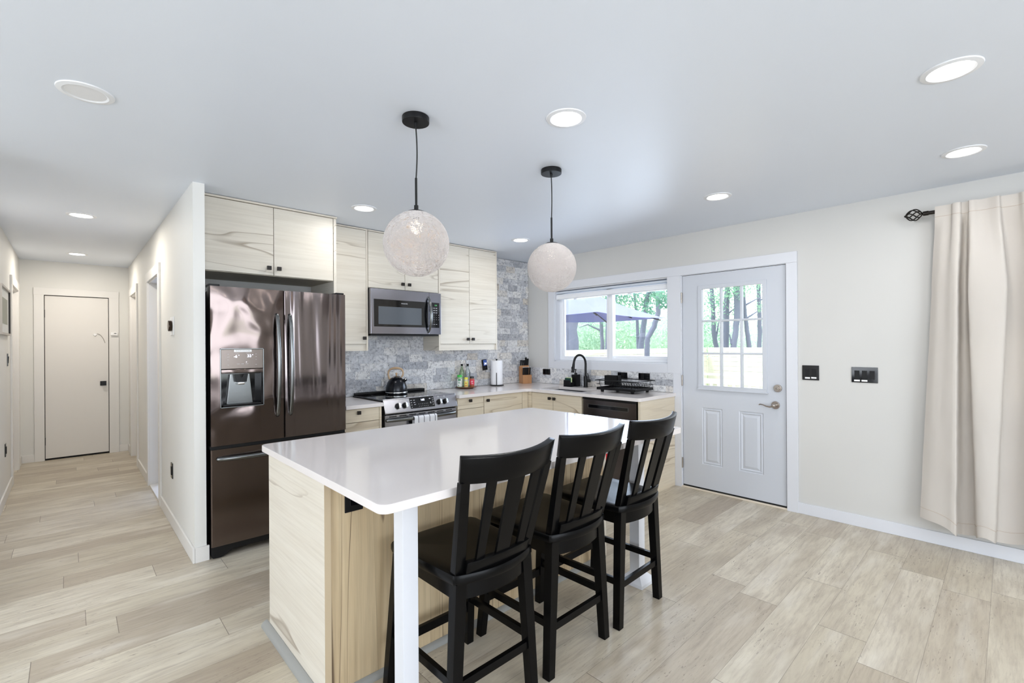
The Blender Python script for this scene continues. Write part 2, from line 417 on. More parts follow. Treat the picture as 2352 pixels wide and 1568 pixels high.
m_lamp = M('lamp_diffuser', (1, 1, 1, 1), .5, emit=14, ecol=(1, .985, .96, 1))
m_lampoff = M('lamp_diffuser_off', srgb(226, 227, 230), .5)
m_ring = M('lamp_ring', srgb(228, 230, 234), .45)
m_string = M('paper_string', srgb(204, 198, 195), .85, spec=.2)
m_cord = M('black_cord', srgb(16, 16, 16), .5)
m_curt = cloth_mat('curtain_cloth', srgb(221, 215, 208), .26, .5, 900)
m_bronze = M('dark_bronze', srgb(30, 24, 20), .3, .6)
m_white = M('white_plastic', srgb(238, 238, 238), .4)
m_paper = M('paper_towel', srgb(242, 242, 245), .9, bump=.3, bscale=400)

# ------------------------------------------------------------------ room shell
XR, YK, CZ = 4.33, 4.30, 2.444        # window wall, kitchen wall, ceiling height
XH, XHL, YE = .58, -.43, 8.10         # hallway faces and end
struct('floor', MB().box(-3.8, XR+.2, -3.4, 8.3, -.12, 0), m_floor, smooth=0)
struct('ceiling', MB().box(-3.8, XR+.2, -3.4, 8.3, CZ, CZ+.12), m_ceil, smooth=0)
def wall_with_holes_x(name, x0, x1, ya, yb, holes, mat):
    """wall between two x planes running along y; holes = (y0, y1, z0, z1)"""
    mb = MB(); y = ya
    for (h0, h1, z0, z1) in sorted(holes):
        mb.box(x0, x1, y, h0, 0, CZ)
        if z0 > 0: mb.box(x0, x1, h0, h1, 0, z0)
        mb.box(x0, x1, h0, h1, z1, CZ); y = h1
    mb.box(x0, x1, y, yb, 0, CZ)
    return struct(name, mb, mat, smooth=0)
DY0, DY1, DZ = 1.262, 2.192, 2.052    # garden door opening
WY0, WY1, WZ0, WZ1 = 2.328, 3.822, 1.182, 2.04
wall_with_holes_x('wall_right', XR, XR+.17, -3.4, YK, [(-1.55, .27, .95, 2.12), (DY0, DY1, 0, DZ), (WY0, WY1, WZ0, WZ1)], m_wallr)
struct('wall_kitchen', MB().box(XH+.065, XR+.17, YK, YK+.12, 0, CZ), m_wallr, smooth=0)
wall_with_holes_x('wall_hall_right', XH, XH+.065, 3.59, YE, [(5.13, 5.90, 0, 2.03), (6.98, 7.66, 0, 2.03)], m_wall)
wall_with_holes_x('wall_hall_left', XHL-.08, XHL, 3.6, YE, [(6.95, 7.72, 0, 2.03)], m_wall)
struct('wall_hall_end', MB().box(-.6, -.222, YE, YE+.1, 0, CZ).box(.380, .8, YE, YE+.1, 0, CZ).box(-.222, .380, YE, YE+.1, 2.03, CZ), m_wall, smooth=0)
struct('wall_living', MB().box(-3.8, XHL-.0805, 3.6, 3.7, 0, CZ), m_wall, smooth=0)
wall_with_holes_x('wall_left', -3.8, -3.7, -3.4, 3.6, [(-1.6, 2.8, .5, 2.3)], m_wall)
struct('wall_back', MB().box(-3.8, -1.7, -3.4, -3.3, 0, CZ).box(2.5, 4.5, -3.4, -3.3, 0, CZ).box(-1.7, 2.5, -3.4, -3.3, 0, .5).box(-1.7, 2.5, -3.4, -3.3, 2.3, CZ), m_wall, smooth=0)
struct('wall_bath', MB().box(2.3, 2.4, 4.42, 7, 0, CZ).box(.65, 2.4, 6.6, 6.7, 0, CZ), M('bath_paint', srgb(216, 224, 238), .6), smooth=0)
struct('floor_bath', MB().box(XH+.02, 2.3, 4.42, 6.6, 0, .012), M('bath_tile', srgb(232, 230, 228), .3), smooth=0)
# baseboards
bb = lambda: MB()
struct('baseboard_right', bb().box(XR-.014, XR, -3.3, DY0-.075, 0, .088, .003), m_trim)
struct('baseboard_hall_right', bb().box(XH-.013, XH, 3.5765, 5.05, 0, .095, .003).box(XH+.0005, XH+.078, 3.577, 3.59, 0, .095, .0).box(XH-.013, XH, 5.98, 6.9, 0, .095, .003).box(XH-.013, XH, 7.74, YE, 0, .095, .003), m_htrim)
struct('baseboard_hall_left', bb().box(XHL, XHL+.013, 3.6, 6.86, 0, .095, .003).box(XHL, XHL+.013, 7.82, YE, 0, .095, .003), m_htrim)
struct('baseboard_hall_end', bb().box(XHL+.013, -.31, YE-.013, YE, 0, .09, .003).box(.478, XH-.013, YE-.013, YE, 0, .09, .003), m_htrim)

# stone tile on the kitchen wall: every tile rough and slightly proud of its neighbours
def stone(name, u0, u1, z0, z1, to3, tw=.1525, th=.0765, amp=.007, seed=1, cells=(10, 5), first=0):
    rnd = random.Random(seed); vs = []; fs = []; tone = []
    rows = int(math.ceil((z1-z0)/th))
    for r in range(rows):
        za = z0+r*th; zb = min(z1, za+th); u = u0-rnd.random()*tw
        while u < u1:
            wd = tw*rnd.choice((1, 1, 1, .62, 1.35)); a, b_ = max(u, u0), min(u+wd, u1); u += wd
            if b_-a < .004: continue
            d = rnd.uniform(.002, .010); tn = (rnd.random(), rnd.random(), rnd.random()); g = .0004
            nu = max(2, int(round(cells[0]*(b_-a)/tw))); nv = cells[1]; base = len(vs)
            for j in range(nv+1):
                for i in range(nu+1):
                    uu = a+g+(b_-a-2*g)*i/nu; zz = za+g+(zb-za-2*g)*j/nv
                    h = d+amp*(mnoise.noise(Vector((uu*28+seed*9, zz*34, tn[0]*50)))*.8+mnoise.noise(Vector((uu*75, zz*60+seed, tn[1]*50)))*.55+mnoise.noise(Vector((uu*190, zz*120+seed, tn[2]*50)))*.22)
                    vs.append(to3(uu, zz, max(.001, h)))
            for j in range(nv):
                for i in range(nu):
                    k = base+j*(nu+1)+i; fs.append((k, k+1, k+nu+2, k+nu+1)); tone.append(tn)
            rim = [base+i for i in range(nu+1)]+[base+j*(nu+1)+nu for j in range(1, nv+1)]+[base+nv*(nu+1)+i for i in range(nu-1, -1, -1)]+[base+j*(nu+1) for j in range(nv-1, 0, -1)]
            b2 = len(vs)
            for k in rim:
                p = vs[k]; uu = a+g if False else None
            cs = []
            for idx, k in enumerate(rim):
                j, i = divmod(k-base, nu+1); uu = a+g+(b_-a-2*g)*i/nu; zz = za+g+(zb-za-2*g)*j/nv
                vs.append(to3(uu, zz, 0)); cs.append(len(vs)-1)
            for i in range(len(rim)):
                i2 = (i+1) % len(rim); fs.append((rim[i], cs[i], cs[i2], rim[i2])); tone.append(tn)
    me = bpy.data.meshes.new(name); me.from_pydata(vs, [], fs); me.materials.append(m_stone)
    at_ = me.attributes.new('tone', 'FLOAT_VECTOR', 'FACE'); at_.data.foreach_set('vector', np.array(tone, 'f').ravel())
    for p in me.polygons: p.use_smooth = True
    me.set_sharp_from_angle(angle=.7)
    o = bpy.data.objects.new(name, me); COL.objects.link(o); return o
s1 = stone('stone_tile_cladding', 1.600, XR-.004, .905, CZ-.004, lambda u, z, h: (u, YK-.0150-h, z), cells=(16, 8), amp=.013)
bk = MB().box(1.600, XR-.002, YK-.013, YK-.0005, .905, CZ-.006); 
s1['kind'] = 'structure'; s1.name = 'wall_stone'
struct('wall_stone_backing', bk, M('grout', srgb(176, 175, 174), .9), smooth=0)
s2 = stone('wall_splash', 2.27, YK-.022, .905, 1.094, lambda u, z, h: (XR-.0125-h*.7, u, z), seed=5, tw=.2, th=.063, cells=(18, 6), amp=.009)
s2['kind'] = 'structure'
struct('wall_splash_backing', MB().box(XR-.011, XR-.0005, 2.27, YK-.015, .905, 1.093), bpy.data.materials['grout'], smooth=0)

# garden door and window casings (one joined head board)
t5 = MB()
t5.box(XR-.018, XR, 1.186, 3.915, DZ-.006, 2.135, .002)
t5.box(XR-.017, XR, 1.186, DY0+.006, 0, DZ-.006, .002)
t5.box(XR-.017, XR, DY1-.006, WY0, 1.095, DZ-.006, .002).box(XR-.017, XR, DY1-.006, 2.2685, 0, 1.095, .0)
t5.box(XR-.017, XR, WY1, 3.915, 1.095, DZ-.006, .002)
t5.box(XR-.0165, XR, WY0, WY1, 1.095, WZ0, 0)
struct('trim_1', t5, m_trim)
t6 = MB()     # jamb linings of door and window
t6.box(XR-.004, XR+.17, DY0, DY0+.008, 0, DZ).box(XR-.004, XR+.17, DY1-.012, DY1, 0, DZ).box(XR-.004, XR+.17, DY0, DY1, DZ-.010, DZ)
t6.box(XR-.002, XR+.17, WY0, WY0+.008, WZ0, WZ1).box(XR-.002, XR+.17, WY1-.008, WY1, WZ0, WZ1).box(XR-.002, XR+.17, WY0, WY1, WZ0, WZ0+.010).box(XR-.002, XR+.17, WY0, WY1, WZ1-.006, WZ1)
struct('trim_2', t6, m_trim)
struct('trim_3', MB().box(XR-.012, XR+.17, DY0, DY1, 0, .014, .003), M('threshold', srgb(226, 214, 198), .5))

# ---- garden door: slab with a nine pane light and two raised panels
def slab_with_profile(mb, rects_cut, x, y0, y1, z0, z1, thick):
    pass
dx = XR+.004; sy0, sy1, sz0, sz1 = 1.276, 2.176, .028, 2.038
gy0, gy1, gz0, gz1 = 1.452, 1.990, .990, 1.898
d1 = MB()
d1.box(dx, dx+.044, sy0, gy0, sz0, sz1).box(dx, dx+.044, gy1, sy1, sz0, sz1).box(dx, dx+.044, gy0, gy1, gz1, sz1).box(dx, dx+.044, gy0, gy1, .80, gz0)
for a, c in ((gy0, 1.656), (1.800, gy1)):          # pressed panels: groove, ridge, raised field
    for (ya, yb, za, zb) in ((a, a+.018, .25, .785), (c-.018, c, .25, .785), (a+.018, c-.018, .25, .268), (a+.018, c-.018, .767, .785)):
        pass
    loops = [(0, 0), (.010, .007), (.018, .001), (.030, .009), (.052, .002)]
    b = bmesh.new(); rings = []
    for ins, dep in loops:
        rings.append([b.verts.new((dx+dep, yy, zz)) for yy, zz in ((a+ins, .25+ins), (c-ins, .25+ins), (c-ins, .785-ins), (a+ins, .785-ins))])
    for A_, B_ in zip(rings, rings[1:]):
        for k in range(4): b.faces.new((A_[k], A_[(k+1) % 4], B_[(k+1) % 4], B_[k]))
    b.faces.new(rings[-1]); bmesh.ops.recalc_face_normals(b, faces=b.faces); d1._merge(b)
d1.box(dx, dx+.044, gy0, 1.800-1e-4, sz0, .25).box(dx, dx+.044, 1.800, gy1, sz0, .25).box(dx, dx+.044, 1.656, 1.800, .25, .80)
d1.box(dx, dx+.044, gy0, 1.656, .785, .80).box(dx, dx+.044, 1.8, gy1, .785, .80)
d1.box(dx+.012, dx+.043, gy0+.001, gy1-.001, .25, .799)
door1 = struct('door_1', d1, m_door, smooth=0)
f1 = MB()
for (a, b_, c, d, e) in ((gy0-.032, gy1+.032, gz1-.004, gz1+.032, .010), (gy0-.032, gy1+.032, gz0-.034, gz0+.004, .016), (gy0-.032, gy0+.004, gz0, gz1, .010), (gy1-.004, gy1+.032, gz0, gz1, .010)):
    f1.box(dx-e, dx+.004, a, b_, c, d, .004, 2)
f1.box(dx-.020, dx+.002, gy0-.040, gy1+.040, gz0-.038, gz0-.028, .003)
f1.build('light_frame', m_door, door1)
mu = MB()
for k in (1, 2):
    yy = gy0+(gy1-gy0)*k/3; zz = gz0+(gz1-gz0)*k/3
    mu.box(dx-.006, dx+.036, yy-.0085, yy+.0085, gz0, gz1, .003); mu.box(dx-.0055, dx+.0355, gy0, gy1, zz-.0085, zz+.0085, .003)
mu.build('muntin', m_door, door1)
for i in range(3):
    for j in range(3):
        ya = gy0+(gy1-gy0)*i/3; za = gz0+(gz1-gz0)*j/3
        MB().box(dx+.016, dx+.020, ya, ya+(gy1-gy0)/3, za, za+(gz1-gz0)/3).build('glass_pane', m_glass, door1, smooth=0)
for z in (.235, 1.03, 1.83):
    MB().box(dx-.012, dx+.0, 2.176, 2.186, z-.05, z+.05, .001).cyl((dx-.012, 2.181, z-.05), (dx-.012, 2.181, z+.05), .006, n=12).build('hinge', m_nickel, door1)
db = MB().cyl((dx, 1.338, 1.005), (dx-.012, 1.338, 1.005), .033, .031, 32, .002).cyl((dx-.012, 1.338, 1.005), (dx-.020, 1.338, 1.005), .022, .020, 24)
dbo = db.build('deadbolt', m_nickel, door1)
MB().box(dx-.040, dx-.018, 1.326, 1.350, 1.000, 1.010, .003).build('thumb_turn', m_nickel, dbo)
hh = MB().cyl((dx, 1.356, .862), (dx-.011, 1.356, .862), .034, .032, 32, .002).cyl((dx-.011, 1.356, .862), (dx-.05, 1.356, .862), .013, .011, 20)
hh.sphere((dx-.052, 1.356, .862), .016, (1, 1, 1), 16)
hho = hh.build('lever_rose', m_nickel, door1)
MB().tube([(dx-.052, 1.356, .860), (dx-.056, 1.385, .850), (dx-.056, 1.41, .853), (dx-.055, 1.44, .864), (dx-.052, 1.462, .866), (dx-.048, 1.472, .860)], [.009, .008, .006, .005, .005, .004], 10).build('door_lever', m_nickel, hho)
MB().box(dx-.001, dx+.03, sy0, sy1, .014, .028).box(dx+.004, dx+.03, sy0, sy1, 2.038, 2.043).box(dx+.003, dx+.03, sy0-.006, sy0, .02, 2.043).build('weather_seal', m_gap, door1, smooth=0)

# ---- kitchen window
w1 = MB()
wx0, wx1 = XR+.088, XR+.148
w1.box(wx0, wx1, WY0+.008, WY0+.040, WZ0+.01, WZ1, .003).box(wx0, wx1, WY1-.046, WY1-.008, WZ0+.01, WZ1, .003)
w1.box(wx0+.001, wx1, WY0+.01, WY1-.01, WZ0+.010, WZ0+.040, .003).box(wx0+.001, wx1, WY0+.01, WY1-.01, WZ1-.046, WZ1-.006, .003)
win1 = struct('window_1', w1, m_vinyl)
sf = MB()      # left sash sits inside, right pane fixed
sf.box(wx0+.004, wx0+.030, 3.085, 3.125, WZ0+.036, WZ1-.04, .003).box(wx0+.004, wx0+.030, 3.745, 3.785, WZ0+.036, WZ1-.04, .003)
sf.box(wx0+.0052, wx0+.029, 3.087, 3.783, WZ0+.034, WZ0+.058, .003)
sf.build('sliding_sash', m_vinyl, win1)
mf = MB().box(wx0-.006, wx1-.006, 3.040, 3.092, WZ0+.03, WZ1-.04, .004).box(wx0+.03, wx1-.008, 2.33, 3.06, WZ0+.034, WZ0+.072, .003)
mf.build('meeting_stile', m_vinyl, win1)
MB().box(wx0+.016, wx0+.020, 3.12, 3.75, WZ0+.05, WZ1-.04).build('glass_pane', m_glass, win1, smooth=0)
MB().box(wx0+.046, wx0+.050, 2.36, 3.05, WZ0+.06, WZ1-.04).build('glass_pane', m_glass, win1, smooth=0)
bl = thing('roller_blind', 'white roller blind rolled up at the head of the kitchen window', 'blind', (XR+.04, 3.07, 1.93))
cb = []
for k in range(17):
    a = math.pi*2*k/16; cb.append((XR+.045+.030*math.cos(a), 1.962+.034*math.sin(a)))
MB().prism([(XR+.012, 1.936), (XR+.022, 1.928), (XR+.07, 1.928), (XR+.076, 1.94), (XR+.076, 1.99), (XR+.062, 1.998), (XR+.02, 1.990), (XR+.011, 1.972)], 1, WY0+.012, WY1-.012, .003).build('valance', m_vinyl, bl)
MB().box(XR+.02, XR+.08, WY0+.012, WY1-.012, 2.0, 2.024, .002).build('headrail', M('blind_rail', srgb(205, 212, 222), .5), bl)  # grey of the shaded strip above the roll is put into the rail colour
for y in (3.52, 2.78): MB().box(XR+.02, XR+.045, y-.022, y+.022, 1.914, 1.930, .004).build('clip', M('pale_clip', srgb(226, 230, 236), .3), bl)

# ---- living room window behind the curtain, shade drawn over its upper part
w2 = MB()
w2.box(XR+.04, XR+.12, -1.55, .27, .95, 1.0).box(XR+.04, XR+.12, -1.55, .27, 2.07, 2.12).box(XR+.04, XR+.12, -1.55, -1.5, .95, 2.12).box(XR+.04, XR+.12, .22, .27, .95, 2.12)
win2 = struct('window_2', w2, m_vinyl, smooth=0)
MB().box(XR+.07, XR+.074, -1.5, .22, 1.0, 2.07).build('glass_pane', m_glass, win2, smooth=0)
tag(MB().box(XR+.02, XR+.032, -1.54, .26, 1.43, 2.11).build('window_shade', M('shade_cloth', srgb(190, 176, 160), .9)), 'beige shade drawn halfway down the window behind the curtain', 'shade')
w3 = MB()  # unseen window added behind the camera to carry the back fill light
for a in (-1.7, .37, 2.44): w3.box(a, a+.06, -3.38, -3.33, .5, 2.3)
w3.box(-1.7, 2.5, -3.38, -3.33, .5, .56).box(-1.7, 2.5, -3.38, -3.33, 2.24, 2.3)
win3 = struct('fill_window_back', w3, m_vinyl, smooth=0)
w4 = MB().box(-3.79, -3.74, -1.6, 2.8, .5, .56).box(-3.79, -3.74, -1.6, 2.8, 2.24, 2.3)  # unseen window added in the left wall to carry the side fill light
for a in (-1.6, .57, 2.74): w4.box(-3.79, -3.74, a, a+.06, .5, 2.3)
struct('fill_window_left', w4, m_vinyl, smooth=0)

# ---- hallway doors
def casing(name, mk): return struct(name, mk, m_htrim)
casing('trim_4', MB().box(-.31, -.222, YE-.018, YE, 0, 2.03, .002).box(.380, .478, YE-.018, YE, 0, 2.03, .002).box(-.312, .480, YE-.020, YE, 2.028, 2.114, .002))
d2 = struct('door_2', MB().box(-.216, .374, YE+.002, YE+.04, .022, 2.020, .002), m_hdoor)
MB().box(-.222, .380, YE+.01, YE+.05, 0, .0215).box(-.222, -.2165, YE+.006, YE+.05, 0, 2.03).box(.3745, .380, YE+.006, YE+.05, 0, 2.03).box(-.222, .38, YE+.006, YE+.05, 2.0205, 2.03).build('door_gap', m_gap, d2, smooth=0)
for z in (1.80, .235): MB().box(-.226, -.214, YE-.006, YE+.004, z-.048, z+.048, .001).build('hinge', m_knob, d2)
kp = MB().box(.290, .352, YE-.006, YE+.003, .886, .944, .002).build('lock_plate', m_blk, d2)
MB().cyl((.328, YE-.005, .915), (.328, YE-.03, .915), .010, n=12).box(.306, .348, YE-.048, YE-.028, .896, .934, .003).build('door_knob', m_blk, kp)
MB().box(.374, .384, YE-.005, YE+.003, .885, .945).build('strike_plate', m_blk, d2, smooth=0)
struct('door_3', MB().box(XH+.045, XH+.06, 6.99, 7.65, .01, 2.02, .002), m_hdoor)
struct('door_4', MB().box(XHL-.06, XHL-.045, 6.96, 7.71, .01, 2.02, .002), m_hdoor)
casing('trim_5', MB().box(XH-.016, XH, 5.045, 5.135, 0, 2.03, .002).box(XH-.016, XH, 5.895, 5.985, 0, 2.03, .002).box(XH-.018, XH, 5.043, 5.987, 2.028, 2.118, .002)
       .box(XH-.002, XH+.067, 5.13, 5.145, 0, 2.03).box(XH-.002, XH+.067, 5.885, 5.90, 0, 2.03).box(XH-.002, XH+.067, 5.13, 5.90, 2.015, 2.03))
casing('trim_6', MB().box(XH-.016, XH, 6.895, 6.985, 0, 2.03, .002).box(XH-.016, XH, 7.655, 7.745, 0, 2.03, .002).box(XH-.018, XH, 6.893, 7.747, 2.028, 2.118, .002)
       .box(XH-.002, XH+.067, 6.98, 6.992, 0, 2.03).box(XH-.002, XH+.067, 7.648, 7.66, 0, 2.03).box(XH-.002, XH+.067, 6.98, 7.66, 2.018, 2.03))
casing('trim_7', MB().box(XHL, XHL+.016, 6.865, 6.955, 0, 2.03, .002).box(XHL, XHL+.016, 7.715, 7.805, 0, 2.03, .002).box(XHL, XHL+.018, 6.863, 7.807, 2.028, 2.118, .002)
       .box(XHL-.067, XHL+.002, 6.95, 6.962, 0, 2.03).box(XHL-.067, XHL+.002, 7.708, 7.72, 0, 2.03).box(XHL-.067, XHL+.002, 6.95, 7.72, 2.018, 2.03))
struct('door_5', MB().box(XH+.075, XH+.115, 5.80, 6.52, .02, 2.02, .002), m_trim)
casing('trim_8', MB().box(XH-.004, XH+.065, 5.145, 5.885, 0, .016, .003))
# small things on the hallway end door
hk = thing('cable_hook', 'small clear hook with a thin cable curving down the hall end door', 'hook', (.27, YE, 1.53))
MB().cyl((.243, YE+.002, 1.546), (.243, YE-.012, 1.546), .018, .014, 16).build('hook_pad', m_white, hk)
MB().tube([(.262, YE-.006, 1.560), (.285, YE-.008, 1.552), (.305, YE-.008, 1.53), (.322, YE-.008, 1.50), (.334, YE-.006, 1.465), (.34, YE-.004, 1.44)], .0028, 8).build('cable', M('grey_cable', srgb(150, 146, 140), .6), hk)
se = thing('door_sensor', 'little white sensor with a dark slot on the hall end door casing', 'sensor', (.432, YE-.02, 1.555))
MB().box(.396, .466, YE-.042, YE-.018, 1.535, 1.576, .004).build('case', m_white, se)
MB().box(.430, .452, YE-.0435, YE-.0415, 1.561, 1.568).build('slot', m_gap, se, smooth=0)

# ------------------------------------------------------------------ wall devices
def plate_x(name, label, cat, x, s, yc, zc, w, h, rockers, group=None, mat=None, outlet=False, labels=()):
    """wall plate on a wall facing -x (s=-1) or +x (s=1); rockers = list of y offsets"""
    r = thing(name, label, cat, (x, yc, zc), group)
    MB().box(min(x, x+s*.007), max(x, x+s*.007), yc-w/2, yc+w/2, zc-h/2, zc+h/2, .002).build('plate', mat or m_blkgloss, r)
    for k, dy in enumerate(rockers):
        mb = MB(); a, b_ = sorted((x+s*.006, x+s*.011))
        if outlet: mb.box(a, b_, yc+dy-.017, yc+dy+.017, zc-.033, zc+.033, .002)
        else: mb.prism([(a if s < 0 else b_, zc+.032), (x+s*.006, zc+.032), (x+s*.006, zc-.032), (x+s*.0085, zc-.032)], 1, yc+dy-.015, yc+dy+.015) 
        mb.build('socket' if outlet else 'rocker', m_blk if k < 5 else m_blk, r)
    for dy, z in labels:
        MB().box(*sorted((x+s*.0068, x+s*.0078)), yc+dy-.018, yc+dy+.018, zc+z-.006, zc+z+.006).build('paper_label', m_white, r, smooth=0)
    return r
plate_x('light_switch', 'black double switch plate just right of the garden door casing', 'switch', XR, -1, 1.096, 1.146, .118, .118, (.021, -.023), 'black wall plates', labels=((.021, -.042), (-.023, -.040)))
plate_x('light_switch', 'black triple switch plate on bare wall between door and curtain', 'switch', XR, -1, .745, 1.143, .160, .115, (.046, 0, -.046), 'black wall plates', labels=((.046, -.043), (0, -.043)))
so1 = plate_x('wall_outlet', 'black outlet in the stone strip, nearest the knife block', 'outlet', XR-.018, -1, 3.945, 1.046, .12, .07, (0,), 'black outlets on the stone strip', outlet=True)
plate_x('wall_outlet', 'black outlet in the stone strip behind the dish rack, left one', 'outlet', XR-.018, -1, 2.845, 1.046, .12, .072, (0,), 'black outlets on the stone strip', outlet=True)
plate_x('wall_outlet', 'black outlet in the stone strip above the dish rack, right one', 'outlet', XR-.018, -1, 2.585, 1.046, .13, .075, (.02,), 'black outlets on the stone strip', outlet=True)
plate_x('wall_outlet', 'tall black outlet low on the hallway wall nearest the fridge', 'outlet', XH, -1, 4.47, .425, .072, .118, (0,), outlet=True)
plate_x('wall_outlet', 'black outlet low on the left hallway wall', 'outlet', XHL, 1, 6.30, .45, .072, .118, (0,), outlet=True)
plate_x('light_switch', 'black switch on the left hallway wall under the picture', 'switch', XHL, 1, 6.57, 1.27, .072, .118, (0,))
th = thing('thermostat', 'round dark thermostat on a white plate on the hallway wall', 'thermostat', (XH, 4.42, 1.545))
MB().box(XH-.006, XH, 4.345, 4.495, 1.475, 1.615, .002).build('plate', m_white, th)
MB().cyl((XH-.006, 4.42, 1.545), (XH-.030, 4.42, 1.545), .041, .041, 32, .004).build('dial', M('bronze_dial', srgb(52, 38, 28), .15, .6), th)
pf = thing('picture_frame', 'thin dark framed picture hanging on the left hallway wall', 'picture', (XHL, 6.2, 1.7))
pf_a, pf_b, pf_c, pf_d = 5.80, 6.62, 1.50, 1.93
MB().box(XHL, XHL+.022, pf_a, pf_b, pf_c, pf_c+.018).box(XHL, XHL+.022, pf_a, pf_b, pf_d-.018, pf_d).box(XHL, XHL+.022, pf_a, pf_a+.018, pf_c+.018, pf_d-.018).box(XHL, XHL+.022, pf_b-.018, pf_b, pf_c+.018, pf_d-.018).build('frame', M('pewter_frame', srgb(176, 170, 164), .4), pf, smooth=0)
MB().box(XHL, XHL+.008, pf_a+.018, pf_b-.018, pf_c+.018, pf_d-.018).build('mat_board', M('mat_board', srgb(214, 216, 214), .6), pf, smooth=0)
MB().box(XHL+.006, XHL+.019, pf_b-.030, pf_b-.018, pf_c+.018, pf_d-.018).build('inner_lip', m_knob, pf, smooth=0)
MB().box(XHL+.006, XHL+.019, pf_a+.018, pf_a+.030, pf_c+.018, pf_d-.018).build('inner_lip', m_knob, pf, smooth=0)
MB().box(XHL+.008, XHL+.0095, pf_a+.12, pf_b-.16, pf_c+.10, pf_d-.10).build('print', M('muted_print', srgb(150, 152, 140), .6), pf, smooth=0)

# ------------------------------------------------------------------ ceiling lights
def downlight(x, y, label, lit=True, col=(1, .97, .93), pw=None):
    r = thing('recessed_light', label, 'ceiling light', (x, y, CZ), 'recessed ceiling lights')
    MB().lathe([(.094, 0), (.092, -.004), (.074, -.007), (.066, -.003), (.066, 0)], (x, y, CZ), 48).build('trim_ring', m_ring, r)
    MB().cyl((x, y, CZ-.0035), (x, y, CZ+.002), .0665, n=48).build('diffuser', m_lamp if lit else m_lampoff, r)
    if lit: area_light('recessed_lamp', (x, y, CZ-.010), .125, pw or LAMP_W, col)
downlight(.055, 2.628, 'unlit recessed ceiling light above the floor near the hallway', False)
downlight(.076, 5.101, 'lit recessed light in the hallway ceiling, the nearer one', col=(1, .925, .82), pw=12)
downlight(.070, 7.257, 'lit recessed light in the hallway ceiling by the end door', col=(1, .925, .82), pw=12)
downlight(1.658, 3.41, 'lit recessed ceiling light in front of the fridge cabinets', col=(1, .97, .93))
downlight(1.695, 1.419, 'lit recessed ceiling light between the two string pendants', col=(1, .97, .93))
downlight(3.33, 3.392, 'lit recessed ceiling light near the stone corner of the kitchen', col=(1, .97, .93))
downlight(3.402, 1.439, 'lit recessed ceiling light in front of the garden door')
downlight(2.501, .152, 'largest lit recessed light at the top right of the ceiling')
downlight(3.622, .171, 'lit recessed ceiling light in front of the curtain')
for (x, y) in ((.9, -1.2), (2.6, -1.3), (-1.5, -.6), (-1.6, 1.9), (-2.6, -2.3), (.9, -2.5), (3.4, -2.6)):  # unseen lamps added over the living area to raise the fill
    downlight(x, y, 'unseen recessed ceiling light added behind the camera for fill', pw=LAMP_W*1.1)

# ------------------------------------------------------------------ string ball pendants
def string_ball(c, rad, loops, rs, seed):
    rnd = random.Random(seed); vs = []; fs = []; n = 56; k3 = 3
    for i in range(loops):
        ax = Vector((rnd.gauss(0, 1), rnd.gauss(0, 1), rnd.gauss(0, 1))).normalized()
        u = ax.orthogonal().normalized(); v = ax.cross(u)
        h = rnd.uniform(-.62, .62); rr = math.sqrt(1-h*h); jit = rad*(1-rnd.random()*.015); b0 = len(vs)
        ph = rnd.random()*6.28; wob = rnd.uniform(.0, .05)
        for j in range(n):
            a = 2*math.pi*j/n
            d = (ax*(h+wob*math.sin(3*a+ph))+(u*math.cos(a)+v*math.sin(a))*rr).normalized()
            tng = (-u*math.sin(a)+v*math.cos(a)).normalized(); bn = d.cross(tng)
            for k in range(k3):
                q = 2*math.pi*k/k3; vs.append(tuple(Vector(c)+d*(jit+rs*math.cos(q))+bn*rs*math.sin(q)))
        for j in range(n):
            j2 = (j+1) % n
            for k in range(k3): fs.append((b0+j*k3+k, b0+j*k3+(k+1) % k3, b0+j2*k3+(k+1) % k3, b0+j2*k3+k))
    return MB().quads(vs, fs)
def pendant(x, y, zc, rad, label, loops, rs, seed, bow):
    r = thing('pendant_light', label, 'pendant light', (x, y, CZ), 'string ball pendants over the island')
    MB().cyl((x, y, CZ), (x, y, CZ-.028), .062, .062, 48, .003).build('ceiling_canopy', m_blk, r)
    MB().cyl((x, y, CZ-.028), (x, y, CZ-.046), .008, .006, 16).build('cord_grip', m_blk, r)
    zt = zc+rad
    pts = [(x+bow*math.sin(math.pi*t/10), y, CZ-.04-(CZ-.04-(zt+.15))*t/10) for t in range(11)]
    MB().tube(pts, .0032, 8).build('cord', m_cord, r)
    MB().cyl((x, y, zt+.155), (x, y, zt+.012), .0055, n=16).cyl((x, y, zt+.028), (x, y, zt+.002), .010, n=16).build('stem', m_blk, r)
    MB().lathe([(.0, .006), (.028, .003), (.040, -.002), (.041, -.006), (0, -.004)], (x, y, zt), 32).build('shade_cap', m_blk, r)
    sh = string_ball((x, y, zc), rad, loops, rs, seed).build('string_shade', m_string, r, smooth=0)
    bl_ = MB().sphere((x, y, zt-.07), .030, (1, 1, 1.15), 20).build('bulb', M('bulb_glow', (1, .86, .7, 1), .4, emit=2.2, ecol=(1, .84, .66, 1)), r)
    MB().cyl((x, y, zt-.004), (x, y, zt-.045), .015, n=16).build('bulb_holder', m_blk, r)
    area = bpy.data.lights.new('pendant_bulb', 'POINT'); area.energy = .6; area.color = (1, .82, .62); area.shadow_soft_size = .035
    ao = bpy.data.objects.new('pendant_bulb', area); COL.objects.link(ao); ao.location = (x, y, zc+.02)
pendant(1.174, 1.886, 1.856, .150, 'nearer pendant, open woven white string ball on a black cord', 300, .0012, 3, .006)
pendant(2.128, 1.900, 1.851, .147, 'farther pendant near the window, densely wound white string ball', 640, .0012, 11, .004)

